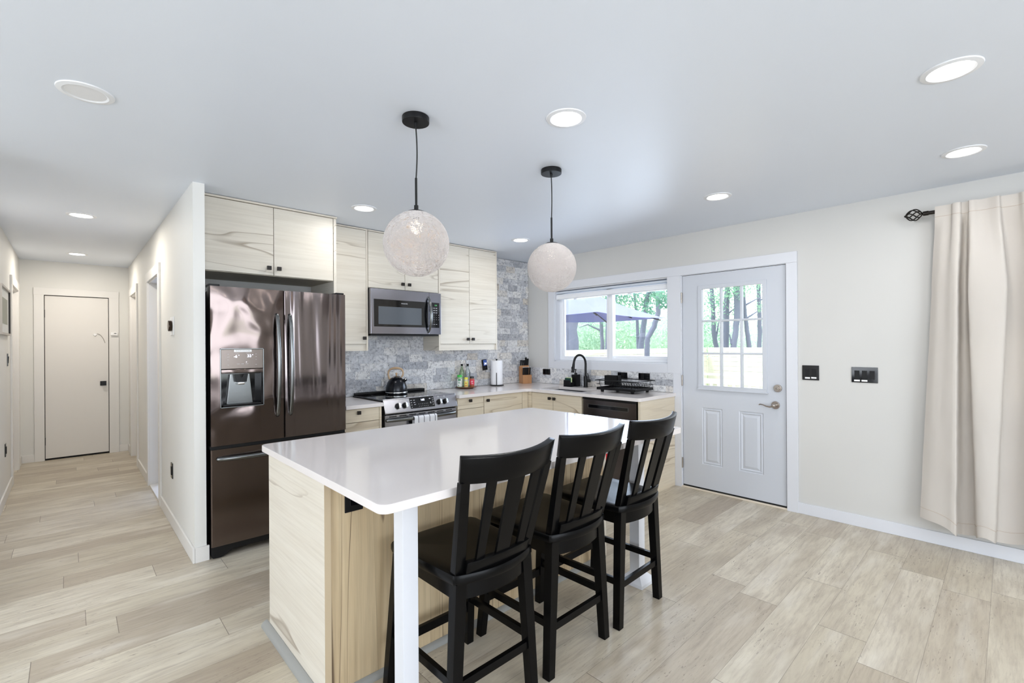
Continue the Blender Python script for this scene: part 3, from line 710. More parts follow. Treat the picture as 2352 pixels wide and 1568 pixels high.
# ------------------------------------------------------------------ cabinets
def knob(mb_parent, x, y, z, face):
    """small square knob on a front facing -y ('s') or -x ('w')"""
    if face == 's': mb = MB().cyl((x, y, z), (x, y-.018, z), .006, n=12).box(x-.0145, x+.0145, y-.034, y-.016, z-.0145, z+.0145, .002)
    else: mb = MB().cyl((x, y, z), (x-.018, y, z), .006, n=12).box(x-.034, x-.016, y-.0145, y+.0145, z-.0145, z+.0145, .002)
    return mb.build('knob', m_knob, mb_parent)
DT = .019
# over the fridge
fc = thing('wall_cabinet', 'deep bleached wood cabinet with two doors above the fridge', 'cabinet', (1.12, 4.04, 1.915))
MB().box(XH+.067, 1.572, 3.79+DT+.001, YK-.014, 1.912, 2.425).build('body', M('cabinet_body', srgb(196, 188, 172), .6), fc, smooth=0)  # body in a plain darker beige than the doors
MB().box(XH+.067, 1.604, 3.782, YK-.014, 2.427, 2.441, .001).build('cornice', m_edge, fc)
for (a, b_, kx) in ((.652, 1.119, 1.082), (1.123, 1.572, 1.152)):
    d = MB().box(a, b_, 3.79, 3.79+DT, 1.916, 2.423, .0012).build('door', m_wx, fc); knob(d, kx, 3.79, 1.966, 's')
tag(MB().box(1.576, 1.598, 3.788, YK-.014, 0, 2.425, .001).build('tall_panel', m_wy, base=(1.587, 4.0, 0)), 'full height bleached wood panel right of the fridge', 'cabinet panel')
YU = 3.985
def upper(name, label, x0, x1, zb, zt, doors, skirt, base_z):
    r = thing('wall_cabinet', label, 'cabinet', ((x0+x1)/2, 4.13, base_z))
    b_ = MB().box(x0, x0+.016, YU+(0 if skirt else DT), YK-.025, base_z, 2.425).box(x1-.016, x1, YU+(0 if skirt else DT), YK-.025, base_z, 2.425)
    b_.box(x0+.016, x1-.016, YU+DT+.002, YK-.025, zb, zb+.016).box(x0+.016, x1-.016, YU+DT+.002, YK-.025, 2.41, 2.425).box(x0+.016, x1-.016, YU+DT+.15, YK-.025, zb, 2.42)
    if skirt: b_.box(x0+.016, x1-.016, YU+.016, YU+.030, base_z, zb)
    b_.build('body', m_wy, r, smooth=0)
    MB().box(x0, x1, YU-.002, YK-.025, 2.426, 2.439, .001).build('cornice', m_edge, r)
    e = MB()
    e.bm.free()
    if skirt:
        for a in (x0, x1-.016): MB().box(a, a+.016, YU-.0012, YU-.0002, base_z, 2.425).build('edge_band', m_edge, r, smooth=0)
        MB().box(x0+.016, x1-.016, YU+.010, YU+.016, base_z, zb-.004).build('light_rail', m_wx, r, smooth=0)
    for (a, c, kx, kz) in doors:
        d = MB().box(a, c, YU-.001, YU+DT-.001, zb+.002, zt, .0012).build('door', m_wx, r); knob(d, kx, YU-.001, kz, 's')
    return r
upper('u1', 'tall narrow bleached wood wall cabinet between fridge and microwave', 1.602, 1.968, 1.398, 2.422, [(1.620, 1.950, 1.925, 1.452)], True, 1.338)
upper('u2', 'bleached wood wall cabinet with two doors above the microwave', 1.971, 2.733, 1.912, 2.422, [(1.974, 2.348, 2.314, 1.966), (2.352, 2.731, 2.386, 1.966)], False, 1.912)
upper('u3', 'wide bleached wood wall cabinet right of the microwave by the stone wall', 2.738, 3.528, 1.396, 2.422, [(2.755, 3.129, 3.098, 1.447), (3.133, 3.511, 3.166, 1.447)], True, 1.330)
# base cabinets on the kitchen wall
YB, CT = 3.66, .903
def base_s(label, x0, x1, fronts, side_mat=None):
    r = thing('base_cabinet', label, 'cabinet', ((x0+x1)/2, 3.97, 0))
    MB().box(x0, x1, YB+DT+.001, YK-.02, .10, CT-.032).box(x0, x1, YB+.06, YK-.02, 0, .10).build('body', m_wyl, r, smooth=0)
    for (a, b_, z0, z1, kx, nm) in fronts:
        d = MB().box(a, b_, YB, YB+DT, z0, z1, .0012).build(nm, m_wxl, r)
        if kx is not None: knob(d, kx, YB, z1-.045 if nm == 'door' else (z0+z1)/2+.025, 's')
    return r
base_s('three drawer base cabinet between the fridge and the stove', 1.602, 1.928, [(1.604, 1.904, .760, .866, 1.715, 'drawer'), (1.604, 1.904, .43, .756, 1.715, 'drawer'), (1.604, 1.904, .105, .426, 1.715, 'drawer'), (1.908, 1.927, .105, .866, None, 'filler')])
base_s('three drawer base cabinet right of the stove', 2.722, 3.056, [(2.726, 3.053, .760, .866, 2.868, 'drawer'), (2.726, 3.053, .43, .756, 2.868, 'drawer'), (2.726, 3.053, .105, .426, 2.868, 'drawer')])
base_s('corner base cabinet with one door right of the drawers', 3.058, 3.688, [(3.061, 3.600, .105, .866, 3.094, 'door'), (3.604, 3.6895, .105, .866, None, 'filler')])
XB = 3.69
sk = thing('base_cabinet', 'sink base cabinet with two doors under the window', 'cabinet', (3.98, 3.28, 0))
MB().box(XB+DT+.001, XR-.02, 2.905, 3.66, .10, .68).box(XB+.06, XR-.02, 2.905, 3.66, 0, .10).box(XB+DT+.001, XB+.04, 2.905, 3.66, .68, CT-.032).box(XB+DT, XR-.02, 2.905, 2.92, .6, CT-.032).build('body', m_wxl, sk, smooth=0)
for (a, b_, ky) in ((3.292, 3.600, 3.322), (2.912, 3.288, 3.258)):
    d = MB().box(XB, XB+DT, a, b_, .105, .862, .0012).build('door', m_wyl, sk); knob(d, XB, ky, .818, 'w')
MB().box(XB, XB+DT, 3.604, 3.6595, .105, .866, .001).build('filler', m_wyl, sk)
tag(MB().box(XB-.002, XR-.02, 2.252, 2.276, 0, CT-.032, .001).build('end_panel', m_wxl, base=(4.0, 2.26, 0)), 'bleached wood end panel beside the garden door', 'cabinet panel')
# worktops
wt = thing('worktop', 'white quartz worktop running round the corner under the window', 'countertop', (3.9, 3.4, CT-.03))
sx0, sx1, sy0_, sy1_ = 3.765, 4.105, 2.965, 3.555
def rounded_ell(z0, z1):
    y_f, x_f, x_l, x_r, y_e, y_b = 3.625, 3.66, 2.722, XR-.012, 2.242, YK-.018
    rr = .06; pts = []
    pts += [(x_l, y_b), (x_l, y_f)]
    for k in range(7):
        a = R(90-90*k/6); pts.append((x_f-rr+rr*math.cos(a)*1, y_f-rr+rr*math.sin(a)))
    pts += [(x_f, y_e+.03)]
    for k in range(1, 6): a = R(180+90*k/5); pts.append((x_f+.03+.03*math.cos(a), y_e+.03+.03*math.sin(a)))
    pts += [(x_r, y_e)]
    return pts, y_b, x_r
pts, y_b, x_r = rounded_ell(0, 1)
# the ell is split into strips around the sink cut-out so that it stays one real slab with a hole
wm = bmesh.new()
def poly(bm_, P, z0, z1):
    vs = [bm_.verts.new((p[0], p[1], z0)) for p in P]; f = bm_.faces.new(vs)
    r_ = bmesh.ops.extrude_face_region(bm_, geom=[f]); bmesh.ops.translate(bm_, verts=[v for v in r_['geom'] if isinstance(v, bmesh.types.BMVert)], vec=(0, 0, z1-z0))
z0, z1 = CT-.031, CT
poly(wm, [(2.722, y_b), (2.722, 3.625)]+[p for p in pts[2:9]]+[(3.66, sy1_), (x_r, sy1_), (x_r, y_b)], z0, z1)
poly(wm, [(3.66, sy1_), (3.66, sy0_), (sx0, sy0_), (sx0, sy1_)], z0, z1)
poly(wm, [(sx1, sy1_), (sx1, sy0_), (x_r, sy0_), (x_r, sy1_)], z0, z1)
poly(wm, [(3.66, sy0_)]+[(3.66, 2.272)]+[p for p in pts[10:15]]+[(x_r, 2.242), (x_r, sy0_)], z0, z1)
bmesh.ops.recalc_face_normals(wm, faces=wm.faces)
MB()._merge(wm).build('slab', m_quartz, wt, smooth=.5)
m_sink = steel('sink_steel', srgb(150, 152, 158), .25)
snk = thing('sink', 'stainless undermount sink set in the worktop below the window', 'sink', (3.93, 3.26, .70))
MB().box(sx0-.006, sx0, sy0_, sy1_, .70, CT-.032).box(sx1, sx1+.006, sy0_, sy1_, .70, CT-.032).box(sx0-.006, sx1+.006, sy0_-.006, sy0_, .70, CT-.032).box(sx0-.006, sx1+.006, sy1_, sy1_+.006, .70, CT-.032).box(sx0-.006, sx1+.006, sy0_-.006, sy1_+.006, .694, .70).build('basin', m_sink, snk, smooth=0)
MB().lathe([(.045, .006), (.040, .002), (.0, .001)], ((sx0+sx1)/2, 3.26, .70), 24).build('drain', m_chrome, snk)
tag(MB().box(1.602, 1.930, 3.625, YK-.018, CT-.031, CT, .003).build('worktop', m_quartz, base=(1.77, 3.96, CT-.03)), 'short white quartz worktop between the fridge and the stove', 'countertop')

# ------------------------------------------------------------------ island
isl = thing('kitchen_island', 'kitchen island base with bleached wood end and honey wood back', 'kitchen island', (1.65, 2.15, 0))
MB().box(.712, .738, 1.816, 2.505, .0, .872, .0015).build('end_panel', m_wy, isl)
MB().box(.7125, .7375, 1.8145, 1.8158, 0, .872).build('edge_band', m_edge2, isl, smooth=0)
MB().box(2.534, 2.560, 1.822, 2.505, .0, .872, .0015).build('end_panel', m_wy, isl)
MB().box(.738, 2.534, 1.826, 1.846, .0, .872).build('back_panel', m_wz, isl, smooth=0)
MB().box(.738, 2.534, 1.8465, 2.46, .1, .872).box(.738, 2.534, 1.8465, 2.42, 0, .1).build('body', m_wyl, isl, smooth=0)
for k in range(3):
    a = .742+k*.598; d = MB().box(a, a+.594, 2.461, 2.48, .105, .868, .001).build('door', m_wx, isl)
    MB().box(a+.53, a+.555, 2.48, 2.508, .80, .825, .002).build('knob', m_knob, d)
mold = lambda mb: mb.build('shoe_molding', M('grey_molding', srgb(150, 150, 146), .6), isl)
mold(MB().prism([(.711, 0), (.683, 0), (.684, .010), (.690, .020), (.700, .027), (.711, .029)], 1, 1.80, 2.54))
mold(MB().prism([(1.825, 0), (1.803, 0), (1.805, .012), (1.812, .020), (1.825, .024)], 0, .745, 2.53))
top = MB()
x0, x1, y0, y1, rr = .680, 2.577, 1.295, 2.530, .035; P = []
for (cx, cy, a0) in ((x0+rr, y0+rr, 180), (x1-rr, y0+rr, 270), (x1-rr, y1-rr, 0), (x0+rr, y1-rr, 90)):
    for k in range(7): a = R(a0+90*k/6); P.append((cx+rr*math.cos(a), cy+rr*math.sin(a)))
top.prism(P, 2, .873, .903, .003, 2)
tag(top.build('island_worktop', m_quartz, base=(1.63, 1.9, .873)), 'large white quartz top with rounded corners lying on the island', 'countertop')
plate = thing('wall_outlet', 'black outlet just under the worktop on the island back', 'outlet', (.835, 1.826, .775))
MB().box(.797, .873, 1.819, 1.826, .718, .835, .002).build('plate', m_blk, plate)
MB().box(.816, .854, 1.816, 1.820, .742, .812, .002).build('socket', m_blkgloss, plate)
def post(x, y, label):
    r = thing('support_post', label, 'post', (x, y, 0), 'white posts holding the island overhang')
    MB().box(x-.031, x+.031, y-.031, y+.031, .03, .873, .0015).build('shaft', m_trim, r)
    b = bmesh.new(); rings = []
    for h, z in ((.075, 0), (.075, .018), (.070, .024), (.036, .055), (.031, .060)):
        rings.append([b.verts.new((x+sx*h, y+sy*h, z)) for sx, sy in ((-1, -1), (1, -1), (1, 1), (-1, 1))])
    for A_, B_ in zip(rings, rings[1:]):
        for k in range(4): b.faces.new((A_[k], A_[(k+1) % 4], B_[(k+1) % 4], B_[k]))
    b.faces.new(rings[0][::-1]); b.faces.new(rings[-1]); bmesh.ops.recalc_face_normals(b, faces=b.faces)
    MB()._merge(b).build('post_base', m_trim, r, smooth=.3)
post(.874, 1.486, 'white square post under the near corner of the island')
post(2.413, 1.500, 'white square post under the far corner of the island')
fe = thing('fire_extinguisher', 'small red fire extinguisher hung on the far end of the island', 'fire extinguisher', (2.606, 1.885, .42))
MB().lathe([(0, 0), (.036, 0), (.040, .01), (.040, .20), (.032, .235), (.014, .25), (.012, .262), (0, .262)], (2.606, 1.885, .44), 32).build('cylinder', M('red_enamel', srgb(200, 24, 34), .25), fe)
MB().cyl((2.606, 1.885, .70), (2.606, 1.885, .722), .013, n=16).box(2.598, 2.614, 1.85, 1.92, .722, .732, .002).build('valve', m_blk, fe)
MB().tube([(2.606, 1.87, .708), (2.625, 1.83, .69), (2.645, 1.835, .62), (2.66, 1.85, .565)], .006, 8).build('hose', m_blk, fe)
MB().box(2.5595, 2.57, 1.87, 1.90, .5, .66).build('bracket', m_blk, fe, smooth=0)

# ------------------------------------------------------------------ bar stools
def make_stool():
    r = thing('bar_stool', '', 'bar stool', (0, 0, 0), 'black slat back stools along the island')
    # seat outline: rear edge bulges, front a little wider
    P = []
    for k in range(13):
        u = -1+2*k/12; P.append((.182*u, .010-.042*(1-u*u)))
    P += [(.192, .022), (.204, .20), (.214, .40), (.205, .425)]
    for k in range(9): u = 1-2*k/8; P.append((.195*u, .432+.006*(1-u*u)))
    P += [(-.205, .425), (-.214, .40), (-.204, .20), (-.192, .022)]
    n = len(P); b = bmesh.new(); rows = []
    cx, cy = 0, .21
    for (s, z) in ((.93, .558), (.985, .559), (1., .566), (1., .583), (.985, .592), (.93, .594), (.7, .590), (.4, .586), (.12, .585)):
        rows.append([b.verts.new((cx+(p[0]-cx)*s, cy+(p[1]-cy)*s, z)) for p in P])
    for A_, B_ in zip(rows, rows[1:]):
        for k in range(n): b.faces.new((A_[k], A_[(k+1) % n], B_[(k+1) % n], B_[k]))
    b.faces.new(rows[0][::-1]); b.faces.new(rows[-1]); bmesh.ops.recalc_face_normals(b, faces=b.faces)
    MB()._merge(b).build('seat', m_black, r, smooth=.5)
    ap = MB()
    ap.prism([(.168*u/6, .030-.038*(1-(u/6)**2)) for u in range(-6, 7)]+[(.168*u/6, .048-.038*(1-(u/6)**2)) for u in range(6, -7, -1)], 2, .497, .560)
    ap.box(-.175, .175, .385, .403, .497, .560, .002).box(-.176, -.158, .03, .40, .497, .560, .002).box(.158, .176, .03, .40, .497, .560, .002)
    ap.build('apron', m_black, r)
    for s in (-1, 1):
        MB().bar((s*.196, .026, 0), (s*.160, .034, .560), .038, .038, .048, .042).build('leg', m_black, r)
        MB().bar((s*.205, .450, 0), (s*.178, .398, .560), .036, .036, .044, .042).build('leg', m_black, r)
        MB().bar((s*.188, .040, .222), (s*.188, .040, .223), .001, .001, bev=0).bm.free()
        st = MB(); q = Matrix.Translation((s*.1925, .235, .223)); st.box(-.010, .010, -.20, .20, -.016, .016, .002, mtx=q); st.build('stretcher', m_black, r)
    MB().box(-.185, .185, .016, .036, .186, .218, .002).build('stretcher', m_black, r)
    MB().box(-.190, .190, .420, .440, .160, .196, .002).build('stretcher', m_black, r)
    # back: fanned posts, curved crest rail, curved lower rail, three slats
    def yc(x, z):   # plan curve of the back, leaning backwards with height
        lean = -.100*(z-.58)/.42
        return .026+lean-(1-(x/.225)**2)*(.040+.018*min(1, (z-.58)/.38))
    for s in (-1, 1):
        MB().bar((s*.162, .036, .582), (s*.201, yc(.207, .94)+.014, .934), .044, .032, .036, .026).build('back_post', m_black, r)
    def curved(x0_, x1_, z0_, z1_, th, name, ext=0, dip=0):
        def f(u, v):
            z = z0_+(z1_-z0_)*v; x = (x0_+(x1_-x0_)*u); x += ext*(v-.0)*(2*u-1); z += dip*((2*u-1)**2-1)
            return Vector((x, yc(x, z), z))
        g = MB().grid(f, 16, 3, th); bmesh.ops.recalc_face_normals(g.bm, faces=g.bm.faces)
        bmesh.ops.bevel(g.bm, geom=[e for e in g.bm.edges if e.calc_face_angle(0) > 1], offset=.003, segments=2, affect='EDGES', profile=.5)
        return g.build(name, m_black, r, smooth=.6)
    curved(-.222, .222, .930, 1.020, .026, 'crest_rail', .006, .009)
    curved(-.152, .152, .590, .634, .022, 'lower_rail')
    for (cx_, w_, wt_) in ((-.098, .036, .042), (0, .064, .074), (.098, .036, .042)):
        def f(u, v):
            z = .622+(.935-.622)*v; w = w_+(wt_-w_)*v; x = cx_*(1+.10*v)+(u-.5)*w
            return Vector((x, yc(cx_, z)+.008, z))
        g = MB().grid(f, 2, 8, .010); bmesh.ops.recalc_face_normals(g.bm, faces=g.bm.faces); g.build('slat', m_black, r)
    return r
st0 = make_stool()
for i, (x, y, rz, lab) in enumerate(((1.146, 1.292, 0, 'black bar stool nearest the camera, beside the white corner post'),
                                   (1.640, 1.296, R(.5), 'middle black bar stool of the three at the island'),
                                   (2.140, 1.296, R(1.5), 'black bar stool farthest from the camera, toward the garden door'))):
    s = st0 if i == 0 else copy_tree(st0)
    s.location = (x, y, 0); s.rotation_euler = (0, 0, rz); s['label'] = lab

# ------------------------------------------------------------------ fridge
FX0, FX1, FY = .664, 1.566, 3.545
fr = thing('fridge', 'tall black stainless french door fridge with bottom freezer', 'fridge', (1.11, 3.9, 0))
MB().box(FX0+.004, FX1-.004, FY+.095, 4.26, .06, 1.755, .003).build('body', M('fridge_side', srgb(44, 42, 42), .5), fr)
XS = 1.112
def fr_door(x0, x1, z0, z1, mat, name, cut=None, bow=.006):
    g = MB(); nx, nz = 24, 2
    def fy(x): u = (x-(x0+x1)/2)/((x1-x0)/2); return FY-bow*(1-u*u)
    if cut is None:
        P = [(x0+.006, FY+.001)]+[(x0+.006+(x1-x0-.012)*k/nx, fy(x0+.006+(x1-x0-.012)*k/nx)-.0) for k in range(nx+1)]+[(x1-.006, FY+.001), (x1, FY+.008), (x1, FY+.09), (x0, FY+.09), (x0, FY+.008)]
        g.prism(P, 2, z0, z1, 0)
    else:
        c0, c1, d0, d1_ = cut
        def strip(a, b_, za, zb):
            n = max(2, int((b_-a)/.02)); P = [(a+(b_-a)*k/n, fy(a+(b_-a)*k/n)) for k in range(n+1)]+[(b_, FY+.09), (a, FY+.09)]
            g.prism(P, 2, za, zb, 0)
        strip(x0, c0, z0, z1); strip(c1, x1, z0, z1); strip(c0, c1, z0, d0); strip(c0, c1, d1_, z1)
    return g.build(name, mat, fr, smooth=.5)
dL = fr_door(FX0, XS-.003, .735, 1.780, m_fr1, 'door', (.722, .974, .985, 1.366))
dR = fr_door(XS+.003, FX1, .735, 1.780, m_fr2, 'door')
dF = fr_door(FX0, FX1, .082, .712, m_fr3, 'freezer_drawer')
fr['label'] = 'tall black stainless french door fridge with bottom freezer'
def arc_handle(x, z0_, z1_, parent):
    pts = []
    for k in range(21):
        t = .5-.5*math.cos(math.pi*k/20); z = z1_+(z0_-z1_)*t; pts.append((x, FY-.002-.052*math.sin(math.pi*t)**.55, z))
    return MB().stube(pts, .0130, 16, 2).build('handle', m_frh, parent)
arc_handle(1.066, .900, 1.605, dL); arc_handle(1.152, .900, 1.605, dR)
pts = []
for k in range(21):
    t = .5-.5*math.cos(math.pi*k/20); pts.append((.705+.81*t, FY-.002-.050*math.sin(math.pi*t)**.55, .650))
MB().stube(pts, .0150, 16, 2).build('handle', m_frh, dF)
MB().box(FX0+.004, FX1-.004, FY+.018, FY+.095, .712, .735).build('seal', m_gap, fr, smooth=0)
MB().box(XS-.004, XS+.004, FY+.02, FY+.09, .735, 1.775).build('seal', m_gap, fr, smooth=0)
MB().prism([(FX0+.002, .078), (FX0+.002, .020), (FX0+.012, .006), (FX0+.055, .004), (FX0+.085, .016), (FX0+.125, .040), (FX1-.125, .040), (FX1-.085, .016), (FX1-.055, .004), (FX1-.012, .006), (FX1-.002, .020), (FX1-.002, .078)], 1, FY+.012, FY+.085).build('kick_grille', m_blk, fr)
MB().cyl((.70, FY+.05, .0), (.70, FY+.05, .03), .016, n=16).cyl((1.53, FY+.05, .0), (1.53, FY+.05, .03), .016, n=16).cyl((.70, 4.2, 0), (.70, 4.2, .06), .016, n=16).cyl((1.53, 4.2, 0), (1.53, 4.2, .06), .016, n=16).build('foot', m_blk, fr)
MB().box(FX0, FX0+.06, FY+.03, FY+.14, 1.781, 1.796, .002).build('hinge_cover', m_blk, fr)
MB().box(FX1-.06, FX1, FY+.03, FY+.14, 1.781, 1.796, .002).build('hinge_cover', m_blk, fr)
# dispenser set in the left door
dp = MB().box(.722, .974, FY-.006, FY+.01, 1.235, 1.366, .003).build('control_panel', M('panel_bronze', srgb(112, 102, 96), .22, .6), dL)
T = lambda x, z, y: Matrix.Translation((x, y, z)) @ FACE_S
MB().text('-6', .026, T(.806, 1.318, FY-.0065)).text('33', .026, T(.889, 1.320, FY-.0065)).text('o', .010, T(.826, 1.327, FY-.0065)).text('o', .010, T(.909, 1.329, FY-.0065)).cyl((.871, FY-.006, 1.280), (.871, FY-.0075, 1.280), .0022, n=10).build('temperature_digits', m_led, dp, smooth=0)
pm = MB()
for x, z, w in ((.762, 1.334, .010), (.762, 1.315, .016), (.762, 1.296, .010), (.762, 1.262, .008), (.93, 1.334, .008), (.93, 1.315, .008), (.93, 1.296, .008), (.93, 1.262, .008), (.822, 1.268, .018), (.848, 1.268, .016), (.874, 1.268, .018), (.812, 1.338, .024), (.885, 1.340, .028)):
    pm.box(x-w/2, x+w/2, FY-.0072, FY-.0062, z-.0008, z+.0008)
pm.build('control_marks', m_mark, dp, smooth=0)
stk = MB().box(.797, .903, FY-.0075, FY-.006, 1.348, 1.3635).build('notice_sticker', m_white, dp, smooth=0)
MB().text('NO ICE OR WATER AVAILABLE', .0062, T(.85, 1.3555, FY-.0076), .0002).build('sticker_text', m_blk, stk, smooth=0)
MB().box(.722, .974, FY-.008, FY+.02, 1.206, 1.233, .004).build('panel_lip', m_fr1, dL)
cav = MB().box(.722, .732, FY-.002, FY+.085, .985, 1.206).box(.964, .974, FY-.002, FY+.085, .985, 1.206).box(.722, .974, FY+.078, FY+.085, .985, 1.206).box(.722, .974, FY-.002, FY+.085, .985, .994).box(.722, .974, FY+.01, FY+.085, 1.2, 1.206)
cavo = cav.build('dispenser_recess', m_blkgloss, dL, smooth=0)
MB().prism([(.765, .996), (.925, .996), (.905, 1.2), (.785, 1.2)], 1, FY+.052, FY+.078, .004).build('dispenser_back', m_frh, cavo)
MB().prism([(.805, 1.2), (.885, 1.2), (.876, 1.145), (.814, 1.145)], 1, FY+.008, FY+.055, .003).cyl((.845, FY+.03, 1.2), (.845, FY+.03, 1.16), .026, .02, 20).build('spout', m_blk, cavo)
MB().box(.823, .867, FY+.012, FY+.05, 1.128, 1.148, .006).build('paddle', m_chrome, cavo)
MB().box(.735, .961, FY-.003, FY+.07, .994, 1.0, .001).build('drip_tray', m_blk, cavo)
fm = MB()
for (a, b_, c, d) in ((.716, .722, .979, 1.372), (.974, .980, .979, 1.372), (.716, .980, 1.366, 1.372), (.716, .980, .979, .985)): fm.box(a, b_, FY-.009, FY+.01, c, d, .001)
fm.build('dispenser_frame', m_frh, dL)

# ------------------------------------------------------------------ microwave
mw = thing('microwave', 'stainless over the range microwave with curved handle', 'microwave', (2.35, 4.1, 1.487))
MX0, MX1, MY, MZ0, MZ1 = 1.973, 2.731, 3.935, 1.492, 1.908
MB().box(MX0, MX1, MY+.03, YK-.026, MZ0-.0, MZ1-.003, .002).build('body', M('mw_body', srgb(40, 40, 42), .5), mw)
MB().box(MX0+.01, MX1-.02, MY+.02, MY+.30, MZ0-.016, MZ0, .003).build('vent_base', m_blk, mw)
xd = 2.592
do = MB().box(MX0, xd-.001, MY, MY+.03, MZ0, MZ1-.004, .003).build('door', m_mw, mw)
co = MB().box(xd+.001, MX1, MY, MY+.03, MZ0, MZ1-.004, .003).build('control_column', m_mw, mw)
MB().box(MX0+.028, xd-.010, MY-.0035, MY+.002, MZ0+.066, MZ1-.100, .0015).build('door_glass', m_screen, do)
MB().box(MX0+.072, 2.500, MY-.0042, MY-.002, MZ0+.088, MZ1-.165, .0006).build('viewing_window', m_window_grey, do)
MB().text('FRIGIDAIRE', .0135, T(2.312, MZ1-.130, MY-.0038), .0003).build('door_lettering', m_mark, do, smooth=0)
pts = [(2.578, MY-.002-.052*math.sin(math.pi*k/16)**.6, MZ0+.018+(MZ1-MZ0-.07)*k/16) for k in range(17)]
MB().tube(pts, [.010+.006*math.sin(math.pi*k/16) for k in range(17)], 12).build('handle', m_frh, do)
cp = MB().box(xd+.006, MX1-.022, MY-.0035, MY+.002, MZ0+.066, MZ1-.100, .0015).build('keypad', m_screen, co)
MB().text('1:06', .017, T(2.665, MZ1-.127, MY-.0038), .0003).build('clock_digits', m_ledg, cp, smooth=0)
kp2 = MB()
for r_ in range(8):
    for c_ in range(4 if 3 <= r_ < 6 else 3):
        x = 2.618+c_*.027; z = MZ1-.155-r_*.023
        if r_ < 3: kp2.box(x-.009, x+.009, MY-.0042, MY-.0034, z-.0028, z+.0028)
        elif r_ < 7: kp2.text('1234567890+-'[min(11, (r_-3)*3+c_)], .012, T(x, z, MY-.0036), .0003)
        else: kp2.box(x-.008, x+.008, MY-.0042, MY-.0034, z-.002, z+.002)
kp2.build('key_marks', m_mark, cp, smooth=0)

# ------------------------------------------------------------------ stove
sv = thing('stove', 'slide-in stainless electric stove with black glass cooktop', 'stove', (2.33, 3.95, 0))
SX0, SX1 = 1.950, 2.712
MB().box(SX0+.006, SX1-.006, 3.70, 4.24, .02, .895, .002).build('body', M('stove_side', srgb(28, 28, 30), .45), sv)
ck = MB().box(SX0, SX1, 3.680, 4.262, .896, .915, .003).build('cooktop', m_screen, sv)
for (x, y, r_) in ((2.14, 3.83, .10), (2.52, 3.83, .085), (2.14, 4.10, .075), (2.52, 4.10, .10)):
    MB().lathe([(r_, .0004), (r_-.0015, .0006), (r_-.003, .0004)], (x, y, .915), 48).build('burner_ring', M('burner_mark', srgb(70, 70, 74), .4), ck)
vb = MB().box(SX0+.004, SX1-.004, 4.205, 4.262, .915, .937, .006)
vbo = vb.build('rear_vent', m_blk, sv)
g = MB()
for k in range(12): g.box(SX0+.04+k*.058, SX0+.085+k*.058, 4.218, 4.248, .9365, .9385)
g.build('vent_slot', m_gap, vbo, smooth=0)
# slanted control panel
cpP = [(3.684, .922), (3.640, .804), (3.640, .797), (3.70, .797), (3.70, .922)]
cpn = MB().prism(cpP, 0, SX0, SX1, .003).build('control_panel', m_st, sv)
sl_ = math.atan2(.044, .118)
PAN = lambda x, s: Matrix.Translation((x, 3.684-.044*s, .922-.118*s)) @ Matrix.Rotation(-sl_, 4, 'X') @ FACE_S
nrm = Vector((0, -math.cos(sl_), math.sin(sl_)))
def pan(x, s, off=0): return Vector((x, 3.684-.044*s, .922-.118*s))+nrm*off
for x in (2.082, 2.151, 2.511, 2.579):
    kb = MB().cyl(pan(x, .56, .0), pan(x, .56, .024), .0265, .022, 28, .002)
    ko = kb.build('knob', m_blk, cpn)
    mt = PAN(x, .56) @ Matrix.Translation((0, 0, .026))
    MB().box(-.006, .006, -.024, .024, -.012, .006, .002, mtx=mt).box(.005, .020, -.019, .019, -.012, -.0015, .002, mtx=mt).build('knob_grip', m_chrome, ko)
dsp = MB().box(-.127, .127, -.048, .048, 0, .0018, .0004, mtx=PAN(2.331, .47)).build('display', m_screen, cpn)
MB().text('1:05', .024, PAN(2.338, .28) @ Matrix.Translation((0, 0, .0022)), .0003).build('clock_digits', m_led, dsp, smooth=0)
mk = MB(); mp = PAN(2.331, .47) @ Matrix.Translation((0, 0, .0022)) @ Matrix.Diagonal((1.28, 1.05, 1, 1))
for i in range(6): mk.text(str(i), .010, mp @ Matrix.Translation((-.03+i*.0145, -.012, 0)), .0003); mk.text(str((i+5) % 10), .009, mp @ Matrix.Translation((-.03+i*.0145, -.032, 0)), .0003)
for (x, z, w) in ((-.088, .026, .012), (-.064, .026, .012), (-.088, .006, .010), (-.064, .006, .012), (-.088, -.014, .010), (-.062, -.012, .014), (-.088, -.034, .006), (.066, .030, .014), (.066, .026, .010), (.088, .03, .010), (.088, .012, .010), (.088, -.006, .010), (.088, -.026, .010), (.068, -.004, .008), (.068, -.012, .010)):
    mk.box(x-w/2, x+w/2, z-.002, z+.002, 0, .0004, mtx=mp)
mk.build('display_marks', m_mark, dsp, smooth=0)
bm_ = MB()
for x in (2.082, 2.151, 2.511, 2.579):
    mt = PAN(x, .16) @ Matrix.Translation((0, 0, .0004))
    for (a, b_, c, d) in ((-.006, .006, .005, .006), (-.006, .006, -.006, -.005), (-.006, -.005, -.006, .006), (.005, .006, -.006, .006), (0, .003, 0, .003)): bm_.box(a, b_, c, d, 0, .0004, mtx=mt)
bm_.build('burner_marks', m_white, cpn, smooth=0)
ov = MB().box(SX0+.004, SX1-.004, 3.655, 3.70, .165, .784, .004).build('oven_door', m_st, sv)
MB().box(SX0+.07, SX1-.07, 3.652, 3.657, .30, .66, .002).build('oven_window', m_screen, ov)
MB().box(SX0+.004, SX1-.004, 3.68, 3.70, .784, .797).build('door_gap', m_gap, sv, smooth=0)
g = MB()
for k in range(7): g.box(SX0+.045+k*.098, SX0+.115+k*.098, 3.6535, 3.66, .766, .774)
g.build('vent_slot', m_gap, ov, smooth=0)
